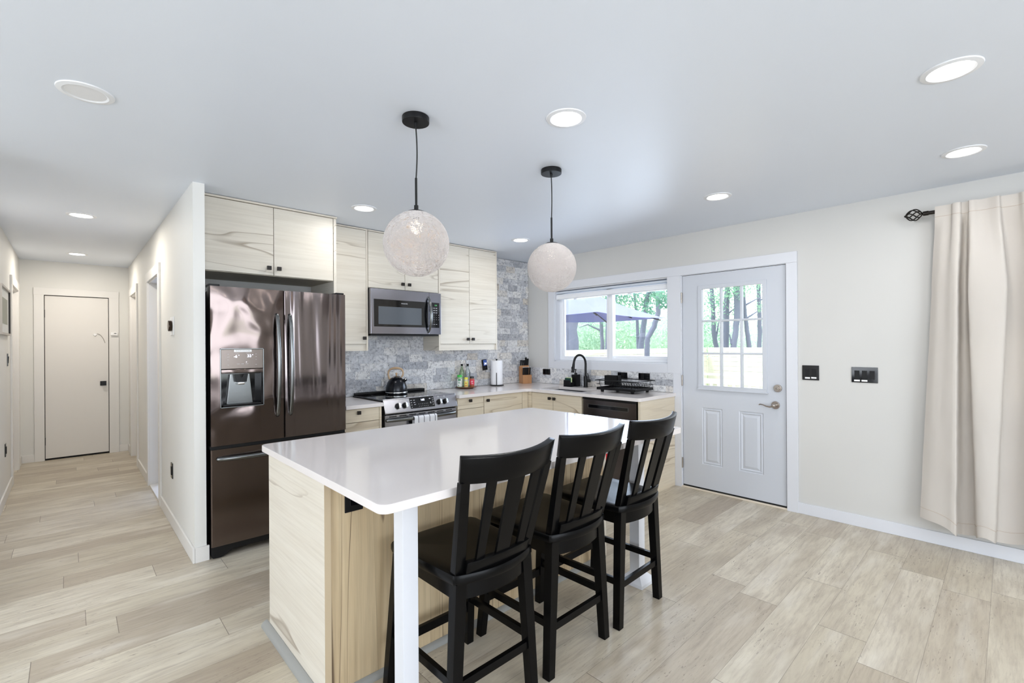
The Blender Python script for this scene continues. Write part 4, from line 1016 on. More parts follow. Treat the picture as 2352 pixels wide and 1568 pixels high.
pts = [(SX0+.02+(SX1-SX0-.04)*(.5-.5*math.cos(math.pi*k/20)), 3.654-.050*math.sin(math.pi*(.5-.5*math.cos(math.pi*k/20)))**.35, .742) for k in range(21)]
hb = MB().stube(pts, .0145, 16, 2, flat=(1.05, .8)).build('handle', m_frh, ov)
MB().box(SX0+.004, SX1-.004, 3.66, 3.70, .03, .155, .003).build('storage_drawer', m_st, sv)
MB().box(SX0+.05, SX1-.05, 3.72, 4.2, 0, .022).build('foot', m_blk, sv, smooth=0)
# towel
def towel_mat():
    m, t, b = newmat('striped_towel')
    g_ = t.nodes.new('ShaderNodeNewGeometry').outputs['Position']; sp = t.nodes.new('ShaderNodeSeparateXYZ'); t.links.new(g_, sp.inputs[0])
    f = math_node(t, 'FRACT', math_node(t, 'DIVIDE', math_node(t, 'SUBTRACT', sp.outputs[0], 2.241), .0575))
    c = mix(t, math_node(t, 'LESS_THAN', f, .10), srgb(226, 226, 230), srgb(48, 50, 56)); t.links.new(c, b.inputs['Base Color']); b.inputs['Roughness'].default_value = .9
    return m
def ft(u, v):
    x = 2.203+.236*u; L = v*.62-.02
    rr_ = .0205; yh = 3.604
    if v < .42: z = .742-.26*(1-v/.42); y = yh-rr_-.004*math.sin(u*14)*(1-v/.42)
    elif v < .58:
        a = math.pi*(v-.42)/.16; y = yh-rr_*math.cos(a); z = .742+rr_*math.sin(a)
    else: z = .742-.22*((v-.58)/.42); y = yh+rr_+.002*math.sin(u*11)
    return Vector((x, y, z))
tw = MB().grid(ft, 28, 50, .002)
tag(tw.build('dish_towel', towel_mat(), base=(2.33, 3.60, .45)), 'white dish towel with black stripes folded over the oven handle', 'towel')
# kettle
kt = thing('kettle', 'black stovetop kettle with light wooden handle on the cooktop', 'kettle', (2.313, 4.092, .9158))
KC = (2.313, 4.092, .9158)
kb_ = MB().lathe([(0, 0), (.098, 0), (.103, .003), (.103, .012), (.1045, .018), (.1035, .045), (.098, .075), (.087, .108), (.070, .135), (.052, .152), (.044, .158), (0, .158)], KC, 56).build('body', M('kettle_black', srgb(16, 18, 26), .22, .4), kt)
MB().lathe([(.1045, .010), (.106, .013), (.106, .019), (.1045, .022)], KC, 56).build('base_band', m_chrome, kt)
ld = MB().lathe([(.046, .157), (.047, .161), (.040, .168), (.02, .176), (.006, .178), (0, .178)], KC, 40).build('lid', m_chrome, kt)
MB().lathe([(.006, .176), (.008, .184), (.004, .188)], KC, 20).sphere((KC[0], KC[1], KC[2]+.195), .011, (1, 1, .9), 16).build('lid_knob', M('light_wood', srgb(196, 164, 128), .5), ld)
# handle spans left to right as seen (direction along camera right)
hd = Vector((cr0.x, cr0.y, 0)); hpts = []
for (u, z) in ((-.060, .135), (-.072, .160), (-.078, .190), (-.074, .218), (-.055, .238), (-.025, .247), (.010, .248), (.042, .241), (.060, .225), (.066, .200), (.060, .178), (.050, .160)):
    hpts.append(Vector(KC)+hd*u+Vector((0, 0, z)))
MB().stube(hpts, [.011, .010, .009, .009, .010, .012, .012, .010, .009, .008, .008, .008], 12).build('handle', M('kettle_wood', srgb(192, 164, 132), .45), kt)
sp0 = Vector(KC)+hd*.070+Vector((0, 0, .118)); sp0 = sp0-hd*.004; sp1 = sp0+hd*.026+Vector((0, 0, .022))
MB().cyl(sp0, sp1, .017, .015, 20).build('spout', m_blk, kt)
MB().cyl(sp1-(sp1-sp0)*.15, sp1+(sp1-sp0)*.22, .0165, .0165, 20).build('whistle', m_chrome, kt)

# ------------------------------------------------------------------ dishwasher
dw = thing('dishwasher', 'dark stainless dishwasher under the worktop below the dish rack', 'dishwasher', (3.98, 2.6, 0))
MB().box(XB+.03, XR-.06, 2.285, 2.897, .09, .866).box(XB+.08, XR-.06, 2.285, 2.897, 0, .09).build('body', m_blk, dw, smooth=0)
dd = MB().box(XB-.004, XB+.03, 2.292, 2.892, .105, .846, .003).build('door', steel('dishwasher_steel', srgb(104, 98, 98), .2, .25, (4, 4, 1), 8, .008), dw)
MB().box(XB-.006, XB-.003, 2.372, 2.832, .765, .806, .001).build('pocket_frame', m_frh, dd)
MB().box(XB-.0075, XB-.005, 2.382, 2.822, .770, .800).build('handle_pocket', m_blkgloss, dd, smooth=0)
MB().box(XB-.002, XB+.03, 2.289, 2.896, .848, .868).build('control_strip', m_blk, dw, smooth=0)

# ------------------------------------------------------------------ faucet and sink things
fa = thing('faucet', 'tall black gooseneck kitchen faucet behind the sink', 'faucet', (4.22, 3.27, CT))
MB().lathe([(.026, 0), (.026, .008), (.023, .012), (.023, .115), (.020, .122), (.014, .128), (0, .128)], (4.22, 3.27, CT), 32).build('body', m_blk, fa)
fd = (hd*-.55+Vector((-1, 0, 0))*.6).normalized()
gp = [(0, .12), (0, .20), (0, .27), (.012, .318), (.04, .35), (.075, .362), (.11, .352), (.135, .325), (.148, .29), (.153, .26)]
MB().stube([Vector((4.22, 3.27, CT+z))+fd*u for u, z in gp], .0125, 16).build('neck', m_blk, fa)
q0 = Vector((4.22, 3.27, CT+.27))+fd*.152; q1 = Vector((4.22, 3.27, CT+.168))+fd*.166
sh_ = MB().cyl(q0, q1, .0135, .019, 24, .002).build('spray_head', m_blk, fa)
MB().box(-.004, .004, -.005, .005, -.014, .014, .002, mtx=Matrix.Translation((q0+q1)/2+fd*.018)).build('spray_button', m_blkgloss, sh_)
lv0 = Vector((4.22, 3.27, CT+.072))
MB().cyl(lv0, lv0+hd*.055, .017, .017, 24, .002).build('lever_hub', m_blk, fa)
MB().tube([lv0+hd*.040, lv0+hd*.034+Vector((0, 0, .03)), lv0+hd*.022+Vector((0, 0, .085))], [.006, .005, .005], 10).build('lever', m_blk, fa)
sd = thing('soap_dispenser', 'square black soap dispenser left of the faucet', 'soap dispenser', (4.235, 3.425, CT))
MB().box(4.20, 4.27, 3.385, 3.460, CT, CT+.135, .004).build('bottle', m_blk, sd)
MB().cyl((4.235, 3.425, CT+.135), (4.235, 3.425, CT+.155), .016, n=20).cyl((4.235, 3.425, CT+.155), (4.235, 3.425, CT+.19), .006, n=12).box(4.19, 4.243, 3.417, 3.433, CT+.188, CT+.198, .003).build('pump', m_blk, sd)
sh2 = thing('sponge_holder', 'low black sponge holder in front of the soap dispenser', 'holder', (4.155, 3.46, CT))
MB().box(4.12, 4.126, 3.41, 3.51, CT, CT+.075, .002).box(4.184, 4.19, 3.41, 3.51, CT, CT+.045, .002).box(4.126, 4.184, 3.41, 3.416, CT, CT+.05).box(4.126, 4.184, 3.504, 3.51, CT, CT+.05).box(4.12, 4.19, 3.41, 3.51, CT, CT+.006).build('tray', m_blk, sh2)
tag(MB().box(4.128, 4.144, 3.42, 3.50, CT+.007, CT+.098, .004).build('sponge', M('green_sponge', srgb(20, 62, 52), .9, bump=.6, bscale=300), base=(4.136, 3.46, CT+.007)), 'dark green scouring sponge standing in the black holder', 'sponge')
tag(MB().box(4.148, 4.168, 3.42, 3.50, CT+.007, CT+.104, .005).build('sponge', M('pale_sponge', srgb(206, 222, 170), .9, bump=.6, bscale=300), base=(4.158, 3.46, CT+.007)), 'pale yellow green sponge behind the dark one in the holder', 'sponge')
# dish rack
rk = thing('dish_rack', 'black wire dish rack on its tray at the end of the worktop', 'dish rack', (4.08, 2.66, CT))
RX0, RX1, RY0, RY1 = 3.915, 4.245, 2.445, 2.895
tr = MB().box(RX0, RX1, RY0, RY1, CT+.022, CT+.027).box(RX0, RX0+.006, RY0, RY1, CT+.022, CT+.048, .002).box(RX1-.006, RX1, RY0, RY1, CT+.022, CT+.048, .002).box(RX0, RX1, RY0, RY0+.006, CT+.022, CT+.048, .002).box(RX0, RX1, RY1-.006, RY1, CT+.022, CT+.048, .002)
tro = tr.build('drip_tray', m_blk, rk)
for x in (RX0+.03, RX1-.03):
    for y in (RY0+.05, RY1-.05): MB().cyl((x, y, CT), (x, y, CT+.023), .014, .020, 16).build('foot', m_blk, tro)
wr = MB()
def rect(x0_, x1_, y0_, y1_, z, r_):
    c = .02; P_ = []
    for (cx_, cy_, a0) in ((x0_+c, y0_+c, 180), (x1_-c, y0_+c, 270), (x1_-c, y1_-c, 0), (x0_+c, y1_-c, 90)):
        for k in range(5): a = R(a0+90*k/4); P_.append((cx_+c*math.cos(a), cy_+c*math.sin(a), z))
    wr.tube(P_, r_, 8, closed=True)
rect(RX0-.012, RX1+.012, RY0-.018, RY1+.018, CT+.118, .0045); rect(RX0-.004, RX1+.004, RY0-.008, RY1+.008, CT+.078, .0022); rect(RX0+.012, RX1-.012, RY0+.012, RY1-.012, CT+.045, .0025)
for (x, y) in ((RX0, RY0+.04), (RX0, RY1-.04), (RX1, RY0+.04), (RX1, RY1-.04), (RX0+.05, RY0), (RX1-.05, RY0), (RX0+.05, RY1), (RX1-.05, RY1)):
    wr.tube([(x, y, CT+.118), (x, y, CT+.08), ((x*.92+(RX0+RX1)/2*.08), (y*.94+(RY0+RY1)/2*.06), CT+.045)], .0022, 6)
for k in range(12):
    y = RY0+.03+k*.030
    wr.tube([(RX0+.05, y, CT+.046), (RX0+.085, y, CT+.048), (RX0+.10, y, CT+.085), (RX0+.13, y, CT+.088), (RX0+.145, y, CT+.05), (RX1-.12, y, CT+.048), (RX1-.10, y, CT+.083), (RX1-.075, y, CT+.083), (RX1-.06, y, CT+.046)], .0019, 6)
wr.build('wire_basket', m_blk, rk)
ub = MB().box(4.03, 4.10, 2.72, 2.725, CT+.06, CT+.16).box(4.03, 4.10, 2.875, 2.88, CT+.06, CT+.16).box(4.03, 4.034, 2.72, 2.88, CT+.06, CT+.16).box(4.096, 4.10, 2.72, 2.88, CT+.06, CT+.16).box(4.03, 4.10, 2.72, 2.88, CT+.06, CT+.064)
uo = ub.build('utensil_cup', m_blk, rk, smooth=0)
# knife block
kn = thing('knife_block', 'light brown wooden knife block in the worktop corner', 'knife block', (4.14, 4.15, CT))
KA = R(-20)
kn.location = (4.140, 4.150, CT); kn.rotation_euler = (0, 0, KA)
def local_build(mb, name, mat, parent, **k):
    """shapes given in the rotated thing's own axes"""
    o = mb.build(name, mat, **k); o.parent = parent; return o
local_build(MB().prism([(-.062, 0), (.062, 0), (.062, .205), (.020, .222), (-.012, .112), (-.062, .106)], 0, -.060, .060, .003), 'block', wood('bamboo', 2, srgb(178, 128, 84), srgb(160, 110, 70), srgb(120, 78, 46), 1, .5, 3, .8, 12), kn)
def knife(x, y, z, L, label, big=1.0):
    q = kn.matrix_basis @ Vector((x, y, z))
    r = thing('knife', label, 'knife', q, 'black handled knives in the block'); r.rotation_euler = (0, 0, KA)
    ln = -.10
    local_build(MB().box(-.004, .004, -.001, .001, -.04, .004), 'blade', m_chrome, r, smooth=0)
    local_build(MB().bar((0, 0, 0), (0, ln*L, L), .014*big, .019*big, .017*big, .021*big, .004), 'handle', m_blk, r)
    local_build(MB().bar((0, ln*L, L), (0, ln*(L+.009), L+.009), .0165*big, .020*big, .012*big, .016*big, .003), 'end_cap', m_chrome, r)
for k in range(5):
    knife((-.046, -.025, -.004, .017, .044)[k], -.038, .104, .094, ('leftmost', 'second from left', 'middle', 'fourth from left', 'rightmost')[k]+' short knife in the lower row of the knife block')
for k in range(5):
    knife((-.046, -.023, -.001, .020, .046)[k], .034, .212, (.078, .076, .076, .108, .092)[k], ('leftmost', 'second from left', 'middle', 'fourth from left, tallest', 'rightmost, broad')[k]+' knife in the upper row of the knife block', 1.0 if k < 3 else 1.25)
# paper towel
pt = thing('paper_towel_holder', 'black upright paper towel holder on the corner worktop', 'paper towel holder', (3.684, 4.172, CT))
PX, PY = 3.684, 4.172
MB().lathe([(0, 0), (.082, 0), (.084, .004), (.082, .008), (0, .010)], (PX, PY, CT), 40).build('base', m_blk, pt)
MB().cyl((PX, PY, CT+.008), (PX, PY, CT+.305), .006, n=16).cyl((PX, PY, CT+.300), (PX, PY, CT+.315), .010, n=16, bev=.002).build('rod', m_blk, pt)
MB().cyl((PX-.058, PY-.062, CT+.006), (PX-.058, PY-.062, CT+.155), .0042, n=12).build('tension_arm', m_blk, pt)
tag(MB().lathe([(.018, 0), (.068, 0), (.0705, .006), (.0705, .276), (.067, .282), (.018, .282), (.018, 0)], (PX, PY, CT+.012), 24).build('paper_towel_roll', m_paper, base=(PX, PY, CT+.012)), 'full white paper towel roll standing on the black holder', 'paper towel')
# tray with jars and bottles
TX, TY = 3.212, 4.148
tyo = tag(MB().lathe([(0, 0), (.075, 0), (.080, .006), (.112, .012), (.120, .018), (.116, .020), (.0, .016)], (TX, TY, CT), 48).build('round_tray', wood('dark_acacia', 0, srgb(120, 78, 54), srgb(92, 58, 40), srgb(60, 36, 26), 2, .35, 4, 1, 12), base=(TX, TY, CT)), 'round dark wooden turntable tray holding jars and oil bottles', 'tray')
TZ = CT+.0175
def jar(dx_, dy_, r_, h, capc, bodyc, lab, labc, cat, label, marks=None):
    q_ = Vector((TX, TY, TZ))+hd*dx_-cw*dy_; p = tuple(q_); r = thing('spice_jar', label, cat, p, 'spice jars on the round tray')
    MB().lathe([(0, 0), (r_*.94, 0), (r_, .004), (r_, h*.78), (r_*.9, h*.83), (r_*.8, h*.84), (0, h*.84)], p, 28).build('jar', bodyc, r)
    MB().lathe([(0, h), (r_*.86, h), (r_*.92, h-.003), (r_*.92, h*.82), (0, h*.82)], p, 28).build('lid', capc, r)
    lo = MB().lathe([(r_+.0006, h*labc[0]), (r_+.0006, h*labc[1])], p, 28).build('paper_label', lab, r)
    if marks: marks(p, r_, h, lo)
def blob_marks(col, zs):
    def f(p, r_, h, lo):
        mb = MB()
        for (u, v, w, hh) in zs:
            c0 = Vector(p)-cw*(r_+.0014)+hd*u+Vector((0, 0, h*v)); 
            mt = Matrix.Translation(c0) @ Matrix.Rotation(-YAW, 4, 'Z'); mb.box(-w/2, w/2, -.0006, .0012, -hh/2, hh/2, .0002, mtx=mt)
        mb.build('label_print', col, lo)
    return f
m_green = M('green_cap', srgb(60, 190, 70), .4); m_yel = M('yellow_cap', srgb(226, 216, 60), .4); m_red = M('red_label', srgb(206, 44, 72), .5)
jar(-.070, .040, .0285, .135, m_green, M('herb_jar', srgb(150, 178, 140), .25), M('white_label', srgb(222, 226, 222), .5), (.06, .68), 'jar', 'green lidded jar with a white label on the round tray', blob_marks(M('green_print', srgb(40, 120, 70), .5), [(0, .60, .030, .016), (-.004, .42, .02, .006), (0, .34, .024, .004), (-.008, .14, .010, .008)]))
jar(.004, .060, .0225, .108, m_yel, M('mustard_jar', srgb(206, 200, 160), .25), M('yellow_label', srgb(222, 216, 110), .5), (.08, .62), 'jar', 'smallest jar, yellow lid and yellow label, middle of the tray', blob_marks(M('orange_print', srgb(214, 120, 70), .5), [(0, .42, .018, .012), (0, .18, .03, .010)]))
jar(.066, .040, .0265, .118, M('black_cap', srgb(22, 22, 26), .35), M('paprika_jar', srgb(150, 84, 58), .3), m_red, (.24, .70), 'jar', 'black lidded jar with a red label at the right of the tray', blob_marks(m_white, [(.004, .56, .024, .004), (0, .46, .02, .003), (.006, .34, .02, .004)]))
def bottle(dx_, dy_, glass, label):
    q_ = Vector((TX, TY, TZ))+hd*dx_-cw*dy_; p = tuple(q_); r = thing('oil_bottle', label, 'bottle', p)
    MB().lathe([(0, 0), (.027, 0), (.029, .004), (.029, .150), (.024, .178), (.0125, .200), (.0115, .228), (.013, .230), (0, .230)], p, 32).build('bottle', glass, r)
    MB().cyl((p[0], p[1], p[2]+.229), (p[0], p[1], p[2]+.252), .012, .014, 20).build('stopper', m_blk, r)
    MB().tube([(p[0], p[1], p[2]+.25), (p[0]-.002, p[1], p[2]+.275), (p[0]+.008, p[1]-.004, p[2]+.297)], .0028, 8).build('pour_spout', m_chrome, r)
bottle(-.052, -.035, glass_mat('green_oil_glass', srgb(226, 240, 222), .8), 'tall pale green oil bottle with pour spout behind the green lid')
bottle(.012, -.040, glass_mat('clear_oil_glass', srgb(236, 240, 240), .8), 'clear glass oil bottle with pour spout behind the yellow lid')
# wall gadget
gd = thing('wall_timer', 'black digital gadget with blue screen fixed to the stone wall', 'timer', (3.568, YK-.02, 1.15))
mt = Matrix.Translation((3.568, YK-.045, 1.150)) @ Matrix.Rotation(R(-8), 4, 'Y')
MB().box(-.031, .031, -.012, .012, -.064, .064, .005, mtx=mt).build('case', m_blk, gd)
go = MB().box(-.026, .026, -.0135, -.0115, -.010, .058, .001, mtx=mt).build('screen', M('blue_screen', srgb(58, 84, 150), .2, emit=.15), gd)
MB().text('34', .034, mt @ Matrix.Translation((.002, -.0137, .012)) @ FACE_S, .0004).build('screen_digits', m_led, go, smooth=0)
MB().box(-.012, .012, -.0135, -.0115, -.045, -.022, .002, mtx=mt).build('button', m_blkgloss, gd)
MB().box(3.55, 3.59, YK-.034, YK-.013, 1.13, 1.17).build('wall_mount', m_blk, gd, smooth=0)

# ------------------------------------------------------------------ curtain
rd = thing('curtain_rod', 'dark bronze curtain rod with a caged ball finial', 'curtain rod', (XR-.085, .4, 2.262))
RXp = XR-.085
MB().cyl((RXp, .400, 2.262), (RXp, -1.9, 2.262), .0125, n=20).cyl((RXp, .402, 2.262), (RXp, .372, 2.262), .0155, n=20, bev=.002).build('pole', m_bronze, rd)
fn = MB()
for k in range(6):
    a0 = 2*math.pi*k/6; P_ = []
    for j in range(15):
        t = j/14; rr_ = .036*math.sin(math.pi*t)**.75+.003; a = a0+t*2.2; P_.append((RXp+rr_*math.cos(a), .405+.088*t, 2.262+rr_*math.sin(a)))
    fn.tube(P_, .0038, 8)
fn.sphere((RXp, .494, 2.262), .008, n=12)
fn.build('finial', m_bronze, rd)
MB().tube([(RXp, -.9, 2.262), (RXp+.04, -.9, 2.25), (XR, -.9, 2.25)], .006, 8).build('wall_bracket', m_bronze, rd)
def curve_pts(keys, v):
    """keys: list of (y_top, x_top, y_mid, x_mid, y_bot, x_bot) -> interpolated profile at height v (1 top, 0 bottom)"""
    out = []
    for (yt, xt, ym, xm, yb_, xb) in keys:
        if v > .72: t = (1-v)/.28; t = t*t*(3-2*t); y = yt+(ym-yt)*t; x = xt+(xm-xt)*t
        else: t = 1-v/.72; y = ym+(yb_-ym)*t; x = xm+(xb-xm)*t
        out.append((y, x))
    return out
XF, XK = XR-.150, XR-.055
keys = [(.340, XR-.080, .362, XR-.070, .425, XR-.105), (.300, XR-.098, .330, XR-.100, .385, XR-.125), (.262, XR-.100, .290, XR-.118, .335, XR-.138),
        (.252, XR-.120, .262, XR-.140, .290, XR-.150), (.232, XR-.128, .240, XR-.150, .262, XR-.158), (.214, XR-.120, .228, XR-.142, .243, XR-.152), (.206, XR-.085, .222, XR-.090, .238, XR-.095), (.196, XR-.070, .212, XR-.060, .220, XR-.062),
        (.182, XR-.072, .196, XR-.056, .190, XR-.060), (.178, XR-.118, .186, XR-.085, .160, XR-.090), (.168, XR-.126, .182, XR-.142, .150, XR-.140), (.150, XR-.122, .172, XR-.160, .142, XR-.165), (.128, XR-.105, .120, XR-.168, .118, XR-.178),
        (.090, XR-.108, .060, XR-.166, .090, XR-.176), (.046, XR-.128, .014, XR-.155, .068, XR-.160), (.034, XR-.110, .004, XR-.118, .062, XR-.115), (.026, XR-.075, .006, XR-.070, .056, XR-.075),
        (-.010, XR-.080, -.030, XR-.058, .010, XR-.060), (-.040, XR-.100, -.070, XR-.060, -.030, XR-.066), (-.060, XR-.125, -.095, XR-.085, -.075, XR-.085), (-.095, XR-.126, -.110, XR-.150, -.10, XR-.150), (-.12, XR-.100, -.17, XR-.160, -.17, XR-.160), (-.16, XR-.100, -.22, XR-.145, -.22, XR-.145),
        (-.20, XR-.125, -.24, XR-.09, -.24, XR-.09), (-.25, XR-.10, -.31, XR-.06, -.32, XR-.06), (-.31, XR-.12, -.36, XR-.10, -.36, XR-.10), (-.36, XR-.11, -.40, XR-.155, -.41, XR-.155), (-.42, XR-.10, -.46, XR-.14, -.46, XR-.14), (-.48, XR-.12, -.50, XR-.07, -.5, XR-.07), (-.56, XR-.10, -.58, XR-.06, -.58, XR-.06)]
prof_cache = {}
NV = 60
def fc_(u, v):
    j = round(v*NV)
    if j not in prof_cache: prof_cache[j] = curve_pts(keys, v)
    y, x = catmull(prof_cache[j], u)
    zt = 2.294; zb = .150+.030*math.sin(u*19)+.045*(1-min(1, u*6))**2-.02*min(1, max(0, (XR-.10-x)/.05))
    z = zb+(zt-zb)*v
    wr_ = mnoise.noise(Vector((y*9, x*9, z*4)))*.006*(1-v)+mnoise.noise(Vector((y*22, x*5, z*16)))*.0035*(1 if v < .9 else .3)
    x += wr_
    if z > 2.16:                                        # the header wraps the front of the rod
        k = min(1, (z-2.16)/.07); xt_ = min(x, XR-.101); x = x+(xt_-x)*k
    return Vector((min(XR-.022, x), y+wr_*.5, z))
ct = thing('curtain', 'cream cloth curtain gathered in deep folds at the right edge', 'curtain', (XR-.1, .2, .13))
cm = MB().grid(fc_, 230, NV, .0014)
cpan = cm.build('curtain_panel', m_curt, ct, smooth=1.2)
def seam(v0, name):
    pts_ = []
    for k in range(231):
        p = fc_(k/230, v0); pts_.append((p.x-.001, p.y, p.z))
    return MB().tube(pts_, .0011, 5).build(name, M('seam_thread', srgb(196, 178, 160), .8), ct)
seam(round((2.294-.083-.16)/(2.294-.16)*NV)/NV, 'header_seam'); seam(2/NV, 'hem_seam')

# ------------------------------------------------------------------ outside
m_ground = M('lawn', srgb(120, 140, 92), .9, bump=.5, bscale=40)
gnd = struct('ground', MB().box(4.5, 60, -30, 60, -.75, -.55), m_ground, smooth=0)
m_plank = wood('pale_pine', 0, srgb(214, 209, 197), srgb(198, 190, 172), srgb(146, 134, 116), 4, .7, 3, .7, 3)
m_planky = wood('pale_pine_side', 1, srgb(214, 209, 197), srgb(198, 190, 172), srgb(146, 134, 116), 6, .7, 3, .7, 3)
dk = struct('deck', MB().box(4.5, 9.2, -3, 5.6, -.16, -.12), M('deck_boards', srgb(186, 170, 150), .8), smooth=0)
fA = thing('garden_fence', 'pale board fence seen through the kitchen window', 'fence', (11, 6.8, -.55))
for k in range(12): MB().box(6.2, 15.2, 6.80, 6.825, 1.25-.143-k*.15, 1.25-k*.15, .003).build('board', m_plank, fA, smooth=0)
for x in (6.3, 8.6, 10.9, 13.2, 15.1): MB().box(x-.05, x+.05, 6.83, 6.93, -.55, 1.24).build('fence_post', m_plank, fA, smooth=0)
fB = thing('garden_fence', 'pale board fence seen through the panes of the garden door', 'fence', (15.2, 3, -.55))
for k in range(12): MB().box(15.20, 15.225, -4, 6.78, 1.25-.143-k*.15, 1.25-k*.15, .003).build('board', m_planky, fB, smooth=0)
for y in (-3.5, -1, 1.5, 4, 6.5): MB().box(15.24, 15.34, y-.05, y+.05, -.55, 1.24).build('fence_post', m_planky, fB, smooth=0)
rl = thing('deck_railing', 'white painted deck railing with square balusters outside the door', 'railing', (9.1, 2.5, -.12))
m_rail = M('white_rail', srgb(235, 232, 226), .6)
MB().box(9.04, 9.18, -1.5, 5.4, .765, .80, .004).build('top_rail', m_rail, rl); MB().box(9.09, 9.13, -1.5, 5.4, .60, .70, .004).build('upper_rail', m_rail, rl); MB().box(9.09, 9.13, -1.5, 5.4, -.04, .03, .004).build('bottom_rail', m_rail, rl)
for k in range(48):
    y = -1.4+k*.142; MB().box(9.09, 9.13, y-.02, y+.02, .03, .60).build('baluster', m_rail, rl, smooth=0)
for y in (-1.5, 2.0, 5.4): MB().box(9.06, 9.16, y-.05, y+.05, -.12, .765).build('rail_post', m_rail, rl, smooth=0)
# parasol
ub_ = thing('patio_umbrella', 'lavender blue square patio umbrella outside the kitchen window', 'umbrella', (5.1, 7.0, -.55))
UC = at(1322, 790.9, 8.5); UC.z = 0
d_in = cw; d_r = cr0
m_umb = cloth_mat('umbrella_cloth', srgb(136, 143, 200), .25, .2, 300)
corn = [UC-d_in*1.62+d_r*.10, UC+d_r*1.62+d_in*.10, UC+d_in*1.62-d_r*.10, UC-d_r*1.62-d_in*.10]
apex = Vector((UC.x, UC.y, 2.45)); ez = 1.86
b = bmesh.new()
for i in range(4):
    A_, B_ = corn[i], corn[(i+1) % 4]; n = 8; prev = None
    for s in range(n+1):
        row = []
        for q in range(n+1):
            t = s/n; u = q/n; e = A_.lerp(B_, u); p = Vector((UC.x, UC.y, 0)).lerp(Vector((e.x, e.y, 0)), t)
            sag = -.10*t*math.sin(math.pi*u)*0+.05*math.sin(math.pi*t)*-1
            p.z = apex.z+(ez-apex.z)*t+sag-.03*math.sin(math.pi*u)*t
            row.append(b.verts.new(p))
        if prev:
            for q in range(n): b.faces.new((prev[q], prev[q+1], row[q+1], row[q]))
        prev = row
bmesh.ops.remove_doubles(b, verts=b.verts, dist=.0005); bmesh.ops.recalc_face_normals(b, faces=b.faces); bmesh.ops.solidify(b, geom=list(b.faces), thickness=.004)
MB()._merge(b).build('canopy', m_umb, ub_)
for i in range(4):
    for e in (corn[i], (corn[i]+corn[(i+1) % 4])/2):
        MB().tube([(UC.x, UC.y, 2.34), ((UC.x+e.x)/2, (UC.y+e.y)/2, (2.40+ez)/2-.11), (UC.x+(e.x-UC.x)*.97, UC.y+(e.y-UC.y)*.97, ez-.045)], .011, 6).build('rib', m_blk, ub_)
pp = Vector((5.1, 7.05, 0))
MB().cyl((pp.x, pp.y, -.55), (pp.x, pp.y, 2.7), .035, n=16).tube([(pp.x, pp.y, 2.65), (UC.x, UC.y, 2.72), (UC.x, UC.y, 2.45)], .025, 10).box(pp.x-.4, pp.x+.4, pp.y-.4, pp.y+.4, -.55, -.45, .02).build('cantilever_mast', m_blk, ub_)

# trees
m_bark = M('bark', srgb(104, 108, 126), .9, bump=1.0, bscale=14)  # bluish haze over the trunks is put into the bark colour
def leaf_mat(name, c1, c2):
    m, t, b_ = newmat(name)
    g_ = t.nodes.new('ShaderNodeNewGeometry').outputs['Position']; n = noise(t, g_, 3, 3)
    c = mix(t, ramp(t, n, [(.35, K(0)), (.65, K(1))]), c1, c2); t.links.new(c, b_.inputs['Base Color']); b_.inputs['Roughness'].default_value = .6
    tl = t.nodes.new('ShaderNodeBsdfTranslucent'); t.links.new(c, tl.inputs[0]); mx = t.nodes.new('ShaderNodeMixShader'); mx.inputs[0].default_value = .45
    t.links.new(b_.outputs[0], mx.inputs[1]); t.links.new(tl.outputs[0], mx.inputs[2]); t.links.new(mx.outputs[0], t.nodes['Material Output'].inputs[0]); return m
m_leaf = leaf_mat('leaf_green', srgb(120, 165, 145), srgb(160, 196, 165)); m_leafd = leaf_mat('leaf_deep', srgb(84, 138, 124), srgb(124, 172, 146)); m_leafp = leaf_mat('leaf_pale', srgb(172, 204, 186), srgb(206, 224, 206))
def leaves(clusters, count, size, seed):
    rg = np.random.default_rng(seed); vs = []; fs = []
    tot = sum(c[3] for c in clusters)
    for (x, y, z, r_, *fl) in [(c[0], c[1], c[2], c[3], *c[4:]) for c in clusters]:
        n = int(count*r_/tot); fz = fl[0] if fl else .8
        p = rg.normal(size=(n, 3)); p /= np.linalg.norm(p, axis=1)[:, None]; p *= (rg.random(n)**.4)[:, None]*r_; p[:, 2] *= fz
        a = rg.normal(size=(n, 3)); a /= np.linalg.norm(a, axis=1)[:, None]; b2 = np.cross(a, rg.normal(size=(n, 3))); b2 /= np.linalg.norm(b2, axis=1)[:, None]
        s = size*(.6+.8*rg.random(n))[:, None]; c = p+np.array([x, y, z]); base = len(vs)
        q = np.stack([c-a*s, c+b2*s*.45, c+a*s, c-b2*s*.45], 1).reshape(-1, 3); vs += q.tolist(); fs += [(base+4*i, base+4*i+1, base+4*i+2, base+4*i+3) for i in range(n)]
    return MB().quads(vs, fs)
rt = random.Random(5)
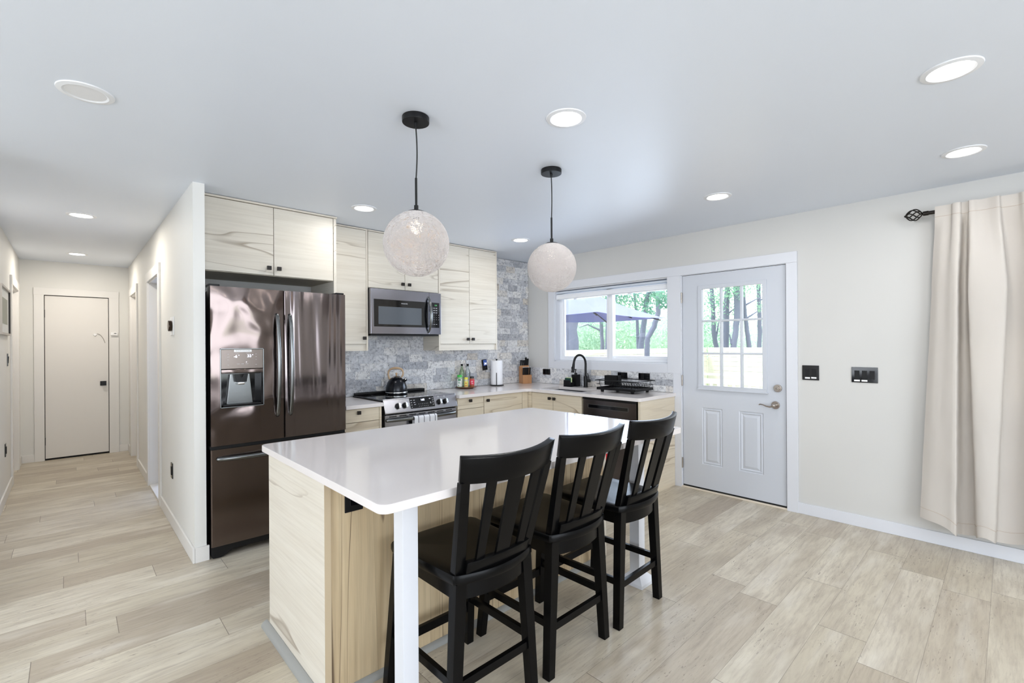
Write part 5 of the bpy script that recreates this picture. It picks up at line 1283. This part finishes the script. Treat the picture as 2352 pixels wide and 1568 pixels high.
def tree(path, depth, widths, label, crown, mat, count, lsize, branches=(), seed=1, name='tree'):
    P_ = [at(px, py, depth) for px, py in path]
    g0 = P_[0].copy(); g0.z = -.6; P_ = [g0]+P_; up = P_[-1]+(P_[-1]-P_[-2]).normalized()*2.6; P_.append(up)
    wd = [widths[0]*1.15]+list(widths)+[widths[-1]*.6]
    Q = []; Wd = []
    for i in range(len(P_)-1):
        for k in range(4):
            t = k/4; Q.append(P_[i].lerp(P_[i+1], t)+Vector((rt.uniform(-1, 1), rt.uniform(-1, 1), 0))*wd[i]*.05); Wd.append((wd[i]+(wd[i+1]-wd[i])*t)*(1+rt.uniform(-.05, .05)))
    Q.append(P_[-1]); Wd.append(wd[-1])
    r = thing(name, label, 'tree', g0)
    mb = MB().tube(Q, [w/2 for w in Wd], 12)
    for bp in branches:
        B_ = [at(px, py, depth+dz_) for px, py, dz_ in bp]; mb.tube(B_, [.035*(1-.8*i/(len(B_)-1)) for i in range(len(B_))], 6)
    mb.build('trunk', m_bark, r)
    cl = []
    for (px, py, rad) in crown:
        c = at(px, py, depth+rt.uniform(-1, 1)); cl.append((c.x, c.y, c.z, rad))
    leaves(cl, int(count*.85), lsize*.55, seed).build('foliage', mat, r, smooth=0)
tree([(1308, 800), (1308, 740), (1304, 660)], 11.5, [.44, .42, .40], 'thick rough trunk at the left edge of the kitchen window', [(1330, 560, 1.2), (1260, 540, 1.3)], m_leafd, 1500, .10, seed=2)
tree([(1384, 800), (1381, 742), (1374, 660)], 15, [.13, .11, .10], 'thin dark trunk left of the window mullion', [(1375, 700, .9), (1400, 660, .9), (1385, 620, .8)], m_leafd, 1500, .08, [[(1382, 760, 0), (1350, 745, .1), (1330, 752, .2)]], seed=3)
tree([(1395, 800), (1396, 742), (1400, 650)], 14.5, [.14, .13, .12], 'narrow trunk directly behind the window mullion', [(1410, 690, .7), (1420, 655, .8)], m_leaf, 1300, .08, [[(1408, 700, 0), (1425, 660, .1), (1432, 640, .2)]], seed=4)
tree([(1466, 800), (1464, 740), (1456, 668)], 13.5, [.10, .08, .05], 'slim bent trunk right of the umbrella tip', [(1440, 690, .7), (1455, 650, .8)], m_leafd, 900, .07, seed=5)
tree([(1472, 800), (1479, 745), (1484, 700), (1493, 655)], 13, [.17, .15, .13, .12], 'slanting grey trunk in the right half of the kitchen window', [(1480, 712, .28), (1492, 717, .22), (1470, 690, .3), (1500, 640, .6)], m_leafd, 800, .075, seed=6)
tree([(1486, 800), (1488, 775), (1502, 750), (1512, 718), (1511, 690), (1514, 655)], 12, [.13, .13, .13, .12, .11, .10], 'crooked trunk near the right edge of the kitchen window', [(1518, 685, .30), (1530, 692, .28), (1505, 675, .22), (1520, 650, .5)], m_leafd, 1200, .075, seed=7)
tree([(1646, 802), (1640, 770), (1638, 720), (1634, 655)], 17, [.17, .16, .15, .14], 'left trunk seen through the upper door panes', [(1620, 700, 1.0), (1618, 760, .9), (1650, 690, .5)], m_leaf, 1900, .085, [[(1638, 705, 0), (1628, 680, .1), (1622, 665, .2)], [(1645, 775, 0), (1650, 745, .1), (1652, 735, .1)]], seed=8)
tree([(1666, 802), (1667, 760), (1668, 710), (1671, 655)], 16, [.21, .22, .19, .17], 'thickest trunk seen through the middle door panes', [(1684, 672, .4), (1660, 640, .8)], m_leaf, 500, .08, [[(1673, 720, 0), (1690, 705, .2), (1700, 690, .3)]], seed=9)
tree([(1685, 802), (1690, 760), (1694, 710), (1692, 655)], 15.5, [.19, .18, .21, .19], 'leaning forked trunk right of the thickest one', [(1694, 668, .35), (1692, 719, .18), (1700, 640, .7)], m_leaf, 700, .08, [[(1692, 690, 0), (1684, 672, .1), (1676, 660, .1)], [(1680, 790, 0), (1676, 770, .1), (1668, 760, .1)]], seed=10)
tree([(1721, 802), (1716, 760), (1711, 715), (1707, 660)], 16, [.16, .14, .11, .09], 'dark slanting trunk in the right door panes', [(1716, 655, .7), (1735, 650, .6)], m_leaf, 500, .07, [[(1713, 700, 0), (1735, 688, .1), (1755, 680, .2)], [(1716, 730, 0), (1738, 716, .1), (1756, 708, .2)]], seed=11)
tree([(1744, 802), (1745, 760), (1744, 715), (1742, 655)], 16.5, [.15, .15, .14, .13], 'straight trunk at the right edge of the door glass', [(1748, 705, .25), (1745, 645, .7)], m_leaf, 500, .07, [[(1745, 690, 0), (1760, 682, .1)]], seed=12)
# bushy woods further back, beyond counting
cl = []
for k in range(70):
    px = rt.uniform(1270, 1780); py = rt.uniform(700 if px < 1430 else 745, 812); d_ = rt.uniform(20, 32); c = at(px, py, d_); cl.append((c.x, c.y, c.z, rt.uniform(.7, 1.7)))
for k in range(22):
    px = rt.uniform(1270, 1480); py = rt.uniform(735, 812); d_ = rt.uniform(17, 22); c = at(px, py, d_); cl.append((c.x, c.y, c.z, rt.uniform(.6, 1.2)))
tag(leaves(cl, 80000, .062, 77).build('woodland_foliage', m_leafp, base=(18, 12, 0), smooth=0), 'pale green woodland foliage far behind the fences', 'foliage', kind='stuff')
